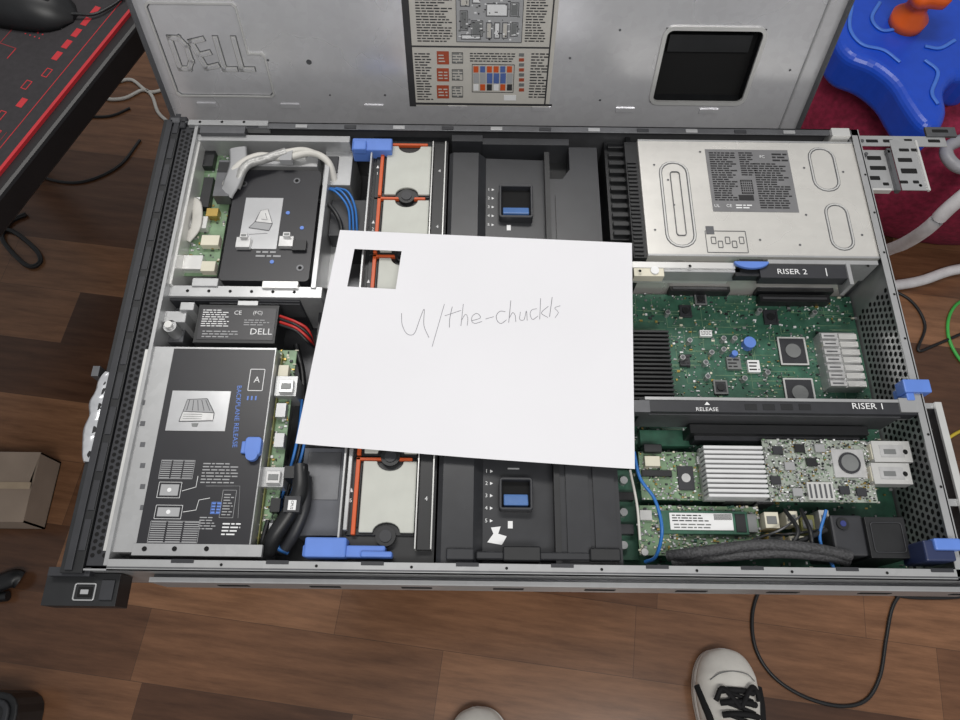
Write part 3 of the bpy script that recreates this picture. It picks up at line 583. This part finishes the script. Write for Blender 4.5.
# thin perforated bent bracket
k=MB(); z=ZT-.004
k.pb(856,946,136,146,z,z-.0012,steel); k.pb(862,892,150,190,z-.004,z-.0052,steel); k.pb(896,924,140,190,z+.001,z-.0002,steel); k.pb(855,859,136,190,z,z-.016,steel)
k.pb(926,956,127,136,z+.002,z-.001,steelD); k.pb(862,892,188,190,z-.002,z-.008,steelL); k.pb(892,896,148,190,z+.001,z-.005,steelD); k.pb(922,924,140,190,z+.003,z,steelL)
for px,py,w,hh,zz in((904,150,10,3,.001),(914,150,6,3,.001),(905,160,14,4,.001),(909,171,16,5,.001),(904,182,8,3,.001),(916,182,6,3,.001),(874,158,14,4,-.004),(878,168,16,4,-.004),(874,178,12,4,-.004),(886,184,6,3,-.004),(872,141,12,3,0),(888,141,10,3,0),(908,140,8,2,.001),(934,141,12,3,0),(940,131,16,3,.002)): q=rect(px-w/2,px+w/2,py-hh/2,py+hh/2,z+zz); k.rb(*q,.0008,z+zz-.0002,z+zz+.0003,void)
for px,py in((866,154),(888,152),(862,141),(920,186)): d=P(px,py,z); k.cyl(d.x,d.y,z-.004,z+.001,.0018,steelD,12,True)
k.done('mounting_bracket',srv,'thin perforated bent steel mounting bracket',bevel=.0002)
# ================= LID =================
LA=math.radians(13.6); B=Vector((0,.541,ZB)); w=Vector((0,math.sin(LA),math.cos(LA))); nn=Vector((0,-math.cos(LA),math.sin(LA)))
LM=Matrix(((1,0,0,B.x),(0,w.y,nn.y,B.y),(0,w.z,nn.z,B.z),(0,0,0,1)))
def Lp(px,py):
    d=ray(px,py); C=Vector((0,0,H)); s=nn.dot(B-C)/nn.dot(d); p=C+d*s; return (p.x,(p-B).dot(w))
def lr(xl,xr,yt,yb):
    ym=(yt+yb)/2; xm=(xl+xr)/2; return (Lp(xl,ym)[0],Lp(xr,ym)[0],Lp(xm,yb)[1],Lp(xm,yt)[1])
lx0=Lp(172,110)[0]; lx1=Lp(800,120)[0]; LH=.44
k=MB(); k.X=LM
hw=lr(658,755,28,103)
k.box(lx0,hw[0],0,LH,-.0012,0,lidm); k.box(hw[1],lx1,0,LH,-.0012,0,lidm); k.box(hw[0],hw[1],0,hw[2],-.0012,0,lidm); k.box(hw[0],hw[1],hw[3],LH,-.0012,0,lidm)
for x in(lx0,lx1-.0012): k.box(x,x+.0012,.004,LH,0,.009,steelD)
k.box(lx1-.02,lx1-.0185,.004,LH,0,.002,steel)
k.box(lx0,lx1,LH-.0012,LH,0,.009,lidm); k.box(lx0,lx1,.0,.0012,0,.006,lidm)
for i in range(7): k.box(lx0+.03+i*.09,lx0+.05+i*.09,.065,.07,0,.0015,lidm)
q=lr(161,264,2,96); R_=.003
def stepped(o):
    x0,x1,y0,y1=q[0]+o,q[1]-o,q[2]+o,q[3]-o; xm=q[1]-.016-o; ym=q[2]+(q[3]-q[2])*.5-o
    return [(x0+R_,y0),(x1-R_,y0),(x1,y0+R_),(x1,ym-R_),(x1-R_,ym),(xm,ym),(xm,y1-R_),(xm-R_,y1),(x0+R_,y1),(x0,y1-R_),(x0,y0+R_)]
k.ring(stepped(0),stepped(.0016),0,.0022,steelL); k.ring(stepped(.0016),stepped(.0024),0,.0002,steelD)  # bright outline for the lit rim, its shadow painted as a dark ring inside
# wide flat raised capitals; dark skirt and pale rim paint in relief shading
def ribbon(pts,t=.0052,hgt=.0016):
    P_=[Vector(p) for p in pts]
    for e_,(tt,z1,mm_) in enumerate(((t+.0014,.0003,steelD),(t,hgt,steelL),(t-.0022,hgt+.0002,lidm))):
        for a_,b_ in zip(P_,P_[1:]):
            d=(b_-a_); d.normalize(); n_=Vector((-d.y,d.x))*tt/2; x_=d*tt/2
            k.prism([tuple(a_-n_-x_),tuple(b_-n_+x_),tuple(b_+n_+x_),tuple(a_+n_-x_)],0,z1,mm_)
lx_=q[0]+.013; ly_=(q[2]+q[3])/2-.002; hh_=.0165
ribbon([(lx_,ly_-hh_),(lx_,ly_+hh_),(lx_+.009,ly_+hh_),(lx_+.014,ly_+.008),(lx_+.014,ly_-.008),(lx_+.009,ly_-hh_),(lx_,ly_-hh_)],.0046)
ex_=lx_+.0235; rot=math.radians(14)
def er(x,y): return (ex_+.006+(x-.006)*math.cos(rot)-y*math.sin(rot),ly_+(x-.006)*math.sin(rot)+y*math.cos(rot))
ribbon([er(.012,-.0145),er(0,-.0145),er(0,.0145),er(.012,.0145)],.0046); ribbon([er(0,0),er(.011,0)],.0046)
for o_ in(.0455,.0635): ribbon([(lx_+o_,ly_+hh_),(lx_+o_,ly_-hh_),(lx_+o_+.011,ly_-hh_)],.0046)
for px,py,r in((309,62,.0028),(268,60,.0012),(570,58,.0012),(620,30,.0012),(385,95,.0012),(330,95,.001),(790,70,.0012),(600,100,.0012)): p=Lp(px,py); k.cyl(p[0],p[1],0,.0004,r,steelD,14)
lid=k.done('server_lid',None,'stamped steel server cover leaning upright behind the chassis','server lid')
k=MB(); k.X=LM
k.rring(hw[0]-.002,hw[1]+.002,hw[2]-.002,hw[3]+.002,.010,.004,-.001,.002,steelL)
k.box(hw[0],hw[1],hw[2],hw[3],-.016,-.014,void); k.box(hw[0],hw[0]+.001,hw[2],hw[3],-.015,0,blk); k.box(hw[1]-.001,hw[1],hw[2],hw[3],-.015,0,blk); k.box(hw[0],hw[1],hw[2],hw[2]+.001,-.015,0,blk); k.box(hw[0],hw[1],hw[3]-.001,hw[3],-.015,0,blk)
k.box(hw[0]+.008,hw[1]-.008,hw[3]-.03,hw[3]-.012,-.013,-.009,blk)
k.done('latch_recess',lid,'black recessed latch well')
k=MB(); k.X=LM; Lb=mat('lid_label_paper',(190,187,180),.5,0,.03); dk=mat('label_dark',(52,52,54),.5)
q=lr(404,556,-40,106); k.box(*q,0,.0004,Lb); q=lr(404,411,-40,106); k.box(*q,.0004,.0006,dk)
def lb(xl,xr,yt,yb,m,z=.0008): k.box(*lr(xl,xr,yt,yb),.0004,z,m)
def lf(xl,xr,yt,yb,rows,m,fill=.85,th=.4,z=.0005): k.fine(lr(xl,xr,yt,yb),z,rows,m,fill,th)
lb(412,549,46,47.5,dk); lb(410,552,103,105,dk); lb(550,551.5,-30,104,dk)
lb(456,523,-6,42,greyprint); a=lr(456,523,-6,42); k.rring(*a,.0005,.0005,.0008,.001,dk)
for x,y,ww,h_ in((460,-2,10,8),(472,-2,8,5),(486,3,22,13),(460,10,8,20),(471,20,12,16),(486,22,6,16),(494,22,6,16),(502,22,6,16),(510,22,8,14),(461,34,20,5),(510,2,9,14)):
    a=lr(x,x+ww,y,y+h_); k.rring(*a,.0004,.0005,.0008,.0011,dk); a=(a[0]+.0012,a[1]-.0012,a[2]+.0012,a[3]-.0012); k.box(*a,.0008,.001,random.choice([white,chipm,Lb]))
for i in range(90):
    x=random.uniform(458,518);y=random.uniform(-4,39); lb(x,x+random.uniform(.8,3),y,y+random.uniform(.6,1.6),random.choice([white,dk,chipm]),.0012)
lf(416,452,-8,42,18,dk); lf(526,547,-8,42,18,dk); lf(416,432,52,100,18,dk); lf(530,547,52,98,16,dk); lf(470,515,52,62,4,dk)
dr=mat('label_rust',(160,72,46),.5); db=mat('label_blue',(80,102,160),.5)
for i in range(3): 
    lb(437,449,51+i*17,64+i*17,dr); lf(438.5,447.5,53+i*17,62+i*17,3,Lb,.8,.35,.0009); a=lr(452,463,52+i*17,63+i*17); k.rring(*a,.0004,.0004,.0005,.0009,dk); k.fine(a,.0006,4,chipm,.8)
a=lr(472,514,64,92); k.rring(*a,.0004,.0005,.0005,.001,dk)
for i in range(6): lb(473.5+i*6.7,478.5+i*6.7,66,72,[org,db,org][i%3],.0010); lb(473.5+i*6.7,479+i*6.7,73,83,db if 1<i<5 else greyprint,.0010); lb(473.5+i*6.7,478.5+i*6.7,84,90,[white,org,dk][i%3],.0010)
for i in range(8): lb(519,524,53+i*5,56+i*5,dr if i%2 else chipm,.0010)
lb(504,516,95,100,white)
k.done('instruction_label',lid,'printed service diagram label with board picture')
# ================= SUPPORTS =================
tw=mat('table_laminate',(96,92,88),.5)
t=empty('side_table',(.03,.35,0),'small plain table holding the server','table')
k=MB(); k.box(-.27,.33,.12,.73,ZB-.025,ZB,tw); k.done('table_top',t,bevel=.002)
for x in(-.24,.26):
    for y in(.15,.66): k=MB(); k.box(x,x+.04,y,y+.04,0,ZB-.025,blk2); k.done('leg',t)
k=MB(); cb=mat('cardboard',(150,120,86),.8,0,.06,30)
k.box(-.22,.25,.655,.73,ZB,ZB+.27,cb); k.box(-.22,.25,.69,.695,ZB+.27,ZB+.2705,cream); k.done('cardboard_box',None,'narrow brown cardboard carton behind the server cover','box')
# ================= PAPER =================
zp=ZT+.0028
cn=[P(340,230,zp),P(632,243,zp),P(634,470,zp),P(296,444,zp)]
us=[0,.02,.062,.10,.16,.222,.3,.4,.5,.6,.7,.8,.88,.94,.98,1]; vs_=[0,.03,.095,.15,.21,.285,.35,.45,.55,.65,.75,.85,.93,.97,1]
k=MB(); V=[];FF=[]
for v in vs_:
    for u in us:
        p=cn[0]*(1-u)*(1-v)+cn[1]*u*(1-v)+cn[2]*u*v+cn[3]*(1-u)*v
        dz=.003*max(0,(u-.8)/.2)**2*max(0,(v-.3)/.7)+.002*max(0,(.12-u)/.12)**2*v+.001*math.sin(u*9)*v*max(0,(v-.5)*2)
        V.append((p.x,p.y,zp+dz))
nu=len(us)
for j in range(len(vs_)-1):
    for i in range(nu-1):
        if .06<=us[i]<.22 and .093<=vs_[j]<.284: continue
        q=j*nu+i; FF.append((q,q+nu,q+nu+1,q+1))
k.add(V,FF,paperm,True)
pp=k.done('paper_sheet',None,'white letter paper with handwritten username and cut-out window','paper')
k=MB(); zi=zp+.0002
strokes=[[(402,313),(402,324),(407,334),(414,333),(420,320),(424,309),(424,325),(429,337)],[(444,304),(432,347)],[(452,306),(450,318),(449,327)],[(445,316),(461,311)],
[(463,304),(461,326)],[(461,320),(465,315),(468,318),(467,325)],[(472,321),(480,318),(477,314),(473,316),(472,321),(475,324),(482,321)],[(485,319),(494,316)],
[(505,311),(500,311),(496,316),(497,321),(501,323),(506,320)],[(511,300),(509,323)],[(509,318),(513,313),(515,316),(516,322)],[(520,312),(520,319),(524,319),(526,311),(527,320)],
[(537,309),(532,310),(530,315),(533,319),(538,316)],[(541,298),(540,319)],[(548,306),(541,313),(548,318)],[(552,297),(550,317)],[(560,305),(555,308),(558,312),(555,318)]]
for s_ in strokes: k.tube([P(x+random.uniform(-.5,.5),y+random.uniform(-.7,.7),zi) for x,y in s_],random.uniform(.0002,.00028),ink,6,k=5,flat=.4)
k.done('handwriting',pp,'thin grey handwritten lettering')
# ================= DESK =================
zd=.76; pA=P(136,8,zd); pB=P(-2,178,zd); ex=(pA-pB).normalized(); ey=Vector((-ex.y,ex.x,0))
DM=Matrix(((ex.x,ey.x,0,pA.x),(ex.y,ey.y,0,pA.y),(0,0,1,0),(0,0,0,1)))
dsk=empty('desk',(pA.x-.3,pA.y+.1,0),'black desk with thick edge','desk')
k=MB(); k.X=DM; dkm=mat('desk_black',(26,25,27),.45,0,.1,30); k.box(-.56,.35,-.014,.93,zd-.034,zd-.001,dkm); k.done('desk_top',dsk,bevel=.004,seg=2)
for x,y in((-.5,.86),(.14,.86)): k=MB(); k.X=DM; k.box(x,x+.045,y-.02,y+.025,0,zd-.034,dkm); k.box(x-.01,x+.055,y-.03,y+.035,0,.02,dkm); k.done('leg',dsk)
k=MB(); k.X=DM; mt=mat('mat_black',(40,37,40),.75,0,.15,200); rd=mat('mat_red',(176,38,46),.6,0,.08); rdd=mat('mat_dark_red',(126,36,42),.6)
k.box(-.54,.3,.002,.42,zd-.001,zd+.002,mt); k.box(-.54,.3,.0,.0035,zd-.001,zd+.003,rd)
z=zd+.002
k.box(-.5,.1,.018,.0188,z,z+.0003,rd); k.box(-.5,-.2,.024,.0245,z,z+.0003,rdd)
for i in range(9):
    x=-.30+i*.022; yy=.030+.010*(i%2)
    if i%3==0: k.box(x,x+.012,yy,yy+.007,z,z+.0003,rd)
    else: k.rring(x,x+.012,yy,yy+.007,.0005,.0009,z,z+.0003,rd)
for i in range(5): k.box(-.10+i*.018,-.088+i*.018,.034,.041,z,z+.0003,rd)
def trace(x,y):
    for s_ in range(random.randint(2,5)):
        l=random.uniform(.012,.05)
        if s_%2==0: k.box(x,x+l,y,y+.0009,z,z+.0003,rd if random.random()<.5 else rdd); x+=l
        else: k.box(x,x+.0009,y,y+l*.5,z,z+.0003,rdd); y+=l*.5
    k.rring(x-.002,x+.003,y-.002,y+.003,.002,.0008,z,z+.0003,rd)
for i in range(60): trace(random.uniform(-.5,.03),random.uniform(.045,.26))
for ox,oy in((-.2,.12),(-.33,.09),(-.08,.07)):
    for i in range(6):
        for j in range(4): k.cyl(ox+i*.006,oy+j*.006,z,z+.0003,.0009,rd,6)
for i in range(5): k.rring(-.12-i*.004,-.06+i*.004,.16-i*.004,.22+i*.004,.01,.0009,z,z+.0003,rdd)
k.done('desk_mat',None,'black gaming desk mat with red circuit pattern and red stitched edge','desk mat')
mo=empty('computer_mouse',tuple(P(30,10,zd+.0022)),'black computer mouse on the red and black mat','mouse')
mp=P(30,12,zd); ang=math.radians(-12)
MM=Matrix.Translation((mp.x,mp.y,zd+.0022))@Matrix.Rotation(ang,4,'Z')
k=MB(); k.X=MM; secs=[]
for i in range(13):
    t=-1+2*i/12; wd=.031*max(.05,(1-abs(t)**3.2))**.5*(1-.1*t); hh=.036*max(.04,(1-abs(t)**2.6))**.6*(1-.2*t)
    secs.append([(t*.056,wd*math.cos(a_),max(0,hh*math.sin(a_)**.9 if math.sin(a_)>0 else 0)) for a_ in [math.pi*j/14 for j in range(15)]])
k.loft(secs,blk); k.done('mouse_body',mo)
k=MB(); k.X=MM@Matrix.Translation((.03,0,.024))@Matrix.Rotation(math.pi/2,4,'X'); k.cyl(0,0,-.004,.004,.009,steelD,18,True); k.done('scroll_wheel',mo,'grey scroll wheel')
k=MB(); k.X=MM; k.tube([(.054,0,.006),(.08,.01,.004),(.1,.05,.003),(.1,.1,.003)],.0016,blk,6); k.done('mouse_cable',mo)
# ================= CABLES =================
def cable(name,pts,r,m,label,cat='cable'):
    k=MB(); k.tube([P(p[0],p[1],(p[2] if len(p)>2 else r)) for p in pts],r,m,10,8); return k.done(name,None,label,cat)
cable('white_cable',[(98,93),(108,99),(125,98),(143,90),(152,96),(158,112),(168,122)],.004,wcab,'white cable lying on the wood floor under the desk')
cable('white_cable',[(116,82),(132,80),(150,92),(172,86)],.004,wcab,'white cable curling across the floor near the desk')
cable('black_cable',[(140,140),(120,165),(90,180),(62,182),(30,172),(-10,150)],.0032,blk,'thin black cable curving over the floor under the desk')
cable('black_cable',[(-5,228),(14,232),(36,250),(40,262),(28,266),(10,250),(2,236),(10,222),(26,214)],.005,blk,'looped black cable on the floor beside the desk')
cable('black_cable',[(48,160),(60,130),(80,118),(110,116),(130,108)],.003,blk,'black cable trailing below the desk edge')
cable('black_cable',[(770,575),(757,596),(752,622),(757,652),(775,678),(805,697),(840,706),(866,700),(880,676),(886,640),(893,606),(908,585)],.0032,blk,'looped black cable on the floor beside a shoe')
cable('black_cable',[(820,575),(860,582),(900,596),(940,598),(970,596)],.003,blk,'black cable running along the floor below the server')
cable('green_cable',[(970,296),(955,306),(948,322),(950,342),(962,362),(975,368)],.0032,mat('green_cable',(70,180,80),.4),'bright green network cable on the floor')
cable('yellow_cable',[(975,425),(955,434),(938,446),(925,452),(900,470)],.0032,mat('yellow_cable',(205,180,60),.4),'yellow network cable on the floor')
cable('black_cable',[(880,285),(910,300),(925,325),(918,350),(935,345),(970,330)],.003,blk,'black cable tangled on the floor behind the server')
hose=mat('white_hose',(214,212,214),.45)
cable('white_hose',[(860,262,.014),(885,251,.06),(905,243,.14),(928,228,.23),(950,207,.29),(978,184,.335),(1000,165,.345)],.0125,hose,'thick white hose rising over the crimson pouf','hose')
cable('white_hose',[(850,288),(888,286),(920,281),(950,271),(990,264)],.011,hose,'white hose lying beside the crimson pouf','hose')
# ================= POUF + TOY =================
crim=mat('crimson_fabric',(132,28,58),.9,0,.3,90,.6)
k=MB(); cx,cy=.99,1.20; secs=[]; prof=[(.02,0),(.30,0),(.35,.03),(.375,.11),(.375,.19),(.35,.26),(.28,.295),(.14,.31),(.01,.312)]
for r,z in [(p.x,p.y) for p in smooth([(a_,b_,0) for a_,b_ in prof],4)]: secs.append([(cx+r*(1+.012*math.sin(8*t))*math.cos(t),cy+r*(1+.012*math.sin(8*t))*math.sin(t),max(0,z)) for t in [2*math.pi*j/48 for j in range(48)]])
k.loft(secs,crim); k.done('floor_pouf',None,'round crimson fabric pouf on the wood floor','pouf')
tz=.345; toy=empty('toy_game_controller',tuple(P(905,60,.31)),'blue plastic ride-on toy part with orange knob','toy')
bt=mat('toy_blue',(28,76,196),.3,0,.05); bl2=mat('toy_light_blue',(70,120,215),.35)
k=MB(); out=[(846,-12),(837,18),(836,42),(848,58),(872,68),(892,84),(906,106),(922,126),(940,128),(948,112),(946,92),(958,78),(985,72),(985,-12)]
sm=smooth([P(x,y,tz+.04) for x,y in out],4); k.prism([(p.x,p.y) for p in sm][::-1],tz-.035,tz+.045,bt); k.done('toy_body',toy,bevel=.018,seg=5)
z=tz+.047
for s_ in([(852,5),(850,28),(862,44),(884,50),(900,62)],[(880,2),(872,18),(882,30),(900,28)],[(925,60),(938,72),(932,92),(938,104)],[(955,40),(940,48),(925,46)]): k=MB(); k.tube([P(x,y,z) for x,y in s_],.0035,bl2,8,flat=.5); k.done('swirl_trim',toy,'pale blue raised swirl')
k=MB(); d=P(912,14,z+.02)
secs=[]
for r,zz in((.001,-.03),(.03,-.03),(.032,-.005),(.02,.01),(.018,.03),(.038,.045),(.04,.062),(.03,.075),(.001,.078)): secs.append([(d.x+r*(1+.12*math.sin(5*t)*(zz>.03))*math.cos(t),d.y+r*(1+.12*math.sin(5*t)*(zz>.03))*math.sin(t),z+.02+zz*.9) for t in [2*math.pi*j/30 for j in range(30)]])
k.loft(secs,mat('toy_orange',(232,98,30),.35,0,.04)); k.done('toy_knob',toy,'orange lobed knob')
k=MB(); k.tube([P(995,132,.33),P(962,140,.328),P(946,150,.326),P(956,166,.326),P(985,172,.33)],.011,mat('grey_tube',(150,150,155),.4),10); k.done('grey_hose',None,'grey corrugated tube on the crimson pouf','hose')
# ================= LEFT BITS =================
tan=mat('tan_carton',(150,134,120),.85,0,.08,20)
k=MB(); x1=P(34,480,.07).x; x0=x1-.17; y0=P(20,522,.07).y; y1=P(20,452,.07).y; t_=.003
k.box(x0,x1,y0,y1,0,.003,tan)
for bx in((x0,x0+t_,y0,y1),(x1-t_,x1,y0,y1),(x0,x1,y0,y0+t_),(x0,x1,y1-t_,y1)): k.box(*bx,0,.07,tan)
k.add([(x0,y0,.07),(x1,y0,.07),(x1,(y0+y1)/2,.072),(x0,(y0+y1)/2,.072)],[(0,1,2,3)],tan); k.add([(x0,y1,.07),(x1,y1,.07),(x1-.004,(y0+y1)/2+.002,.076),(x0,(y0+y1)/2+.002,.076)],[(3,2,1,0)],tan)
k.box(x0,x1+.0003,(y0+y1)/2-.006,(y0+y1)/2+.006,.0765,.077,mat('packing_tape',(172,154,132),.3))
k.done('cardboard_box',None,'tan cardboard box with folded flaps on the floor','box')
k=MB(); k.tube([P(-8,585,.02),P(2,582,.02),P(14,578,.02),P(20,580,.015)],.016,blk,10,flat=.6); k.tube([P(-8,598,.012),P(8,596,.012)],.009,blk,8); k.done('black_strap',None,'short black rubber strap end on the floor','strap')
k=MB(); q=(P(20,700,.08).x-.3,P(20,700,.08).x,P(20,720,.08).y-.2,P(20,692,.08).y); k.rb(*q,.03,0,.08,blk); k.rring(q[0]+.01,q[1]-.01,q[2]+.01,q[3]-.01,.02,.01,.08,.086,blk2); k.done('black_case',None,'black plastic case standing on the floor','case',bevel=.008,seg=3)
# ================= SHOES =================
def shoe(toe,ang,label):
    M=Matrix.Translation((toe.x,toe.y,0))@Matrix.Rotation(ang,4,'Z')
    root=empty('sneaker',(toe.x,toe.y,0),label,'shoe'); root['group']='worn pair of sneakers'
    up=mat('sneaker_cream',(244,241,233),.7,0,.05,40); so_=mat('sneaker_sole',(246,244,238),.6); bl=mat('lace_black',(20,20,22),.8)
    ol=[(0,.004),(-.006,.026),(-.02,.041),(-.045,.051),(-.08,.054),(-.13,.047),(-.18,.041),(-.235,.040),(-.27,.034),(-.287,.018),(-.29,.004)]
    o=smooth([(a_,b_,0) for a_,b_ in ol],4)
    poly=[(p.y*1.0,p.x) for p in o]+[(-p.y*.96,p.x) for p in o[::-1]]
    k=MB(); k.X=M; k.prism(poly,0,.024,so_,True); k.prism([(x*1.01,y*1.003) for x,y in poly],.010,.013,mat('sole_line',(120,118,112),.6)); k.done('sole',root,'off-white rubber sole',bevel=.003,seg=2)
    hz=lambda t: .032+.045*min(1,t/.05)**.6+.04*max(0,min(1,(t-.06)/.12))
    k=MB(); k.X=M; secs=[]
    for p in o[1:-1]:
        y=p.x; wd=p.y*.95; t=-y; hh=hz(t)-.02
        secs.append([(wd*math.cos(a_)*(1-.25*math.sin(a_)**2*(t>.05)),y,.02+hh*max(0,math.sin(a_))**.75) for a_ in [math.pi*j/20 for j in range(21)]])
    k.loft(secs,up); k.done('upper',root,'cream canvas upper')
    k=MB(); k.X=M
    for i in range(6):
        t=.064+i*.017; z=hz(t)+.002
        k.tube([(-.028,-t-.002,z-.007),(-.012,-t,z),(.012,-t-.001,z),(.028,-t-.004,z-.007)],.0048,bl,8)
        k.tube([(-.024,-t,z-.006),(0,-t-.008,z+.003),(.024,-t-.016,z-.003)],.0032,bl,8)
    k.tube([(0,-.09,hz(.09)+.004),(.022,-.060,hz(.06)+.006),(.034,-.066,hz(.066)-.006),(.036,-.08,hz(.08)-.01)],.0042,bl,8); k.tube([(0,-.09,hz(.09)+.004),(-.022,-.062,hz(.06)+.005),(-.034,-.08,hz(.08)-.008)],.0042,bl,8)
    k.done('laces',root,'thick black laces')
    for sx in(-1,1):
        k=MB(); k.X=M; k.tube([(sx*.050,-.06,.036),(sx*.046,-.085,.052),(sx*.040,-.115,.064),(sx*.038,-.15,.06),(sx*.038,-.2,.05)],.0065,bl,8,flat=.8); k.done('side_stripe',root,'bold black side stripe')
    k=MB(); k.X=M
    k.tube([(-.036,-.05,.062),(-.022,-.040,.071),(0,-.036,hz(.036)+.0005),(.022,-.040,.071),(.036,-.05,.062)],.0008,chipm,6)
    k.done('toe_stitching',root,'grey curved toe seam')
shoe(P(723,648,.03),math.radians(-1),'cream sneaker with black laces standing on the wood floor')
shoe(P(475,707,.03),math.radians(8),'cream sneaker toe stepping into view on the wood floor')
# ================= LIGHT / CAMERA =================
wd=bpy.data.worlds.new('w'); S.world=wd; wd.use_nodes=True; bg=wd.node_tree.nodes['Background']; bg.inputs[0].default_value=(.97,.98,1,1); bg.inputs[1].default_value=.30
def area(loc,sx,sy,en,col=(1,.975,.94),tgt=(0,.3,.7)):
    l=bpy.data.lights.new('ceiling_light','AREA'); l.shape='RECTANGLE'; l.size=sx; l.size_y=sy; l.energy=en; l.color=col
    o=bpy.data.objects.new('ceiling_light',l); COL.objects.link(o); o.location=loc; o.rotation_euler=(Vector(tgt)-Vector(loc)).to_track_quat('-Z','Y').to_euler()
area((-.2,1.15,2.6),1.3,.3,21); area((.3,-.7,2.5),1.4,.4,23)
cd=bpy.data.cameras.new('camera'); cd.sensor_width=36; cd.lens=F/960*36; cd.clip_start=.01
co=bpy.data.objects.new('camera',cd); COL.objects.link(co)
co.matrix_world=Matrix.Translation((0,0,H))@Matrix.Rotation(T,4,'X')@Matrix.Rotation(RO,4,'Z')
S.camera=co
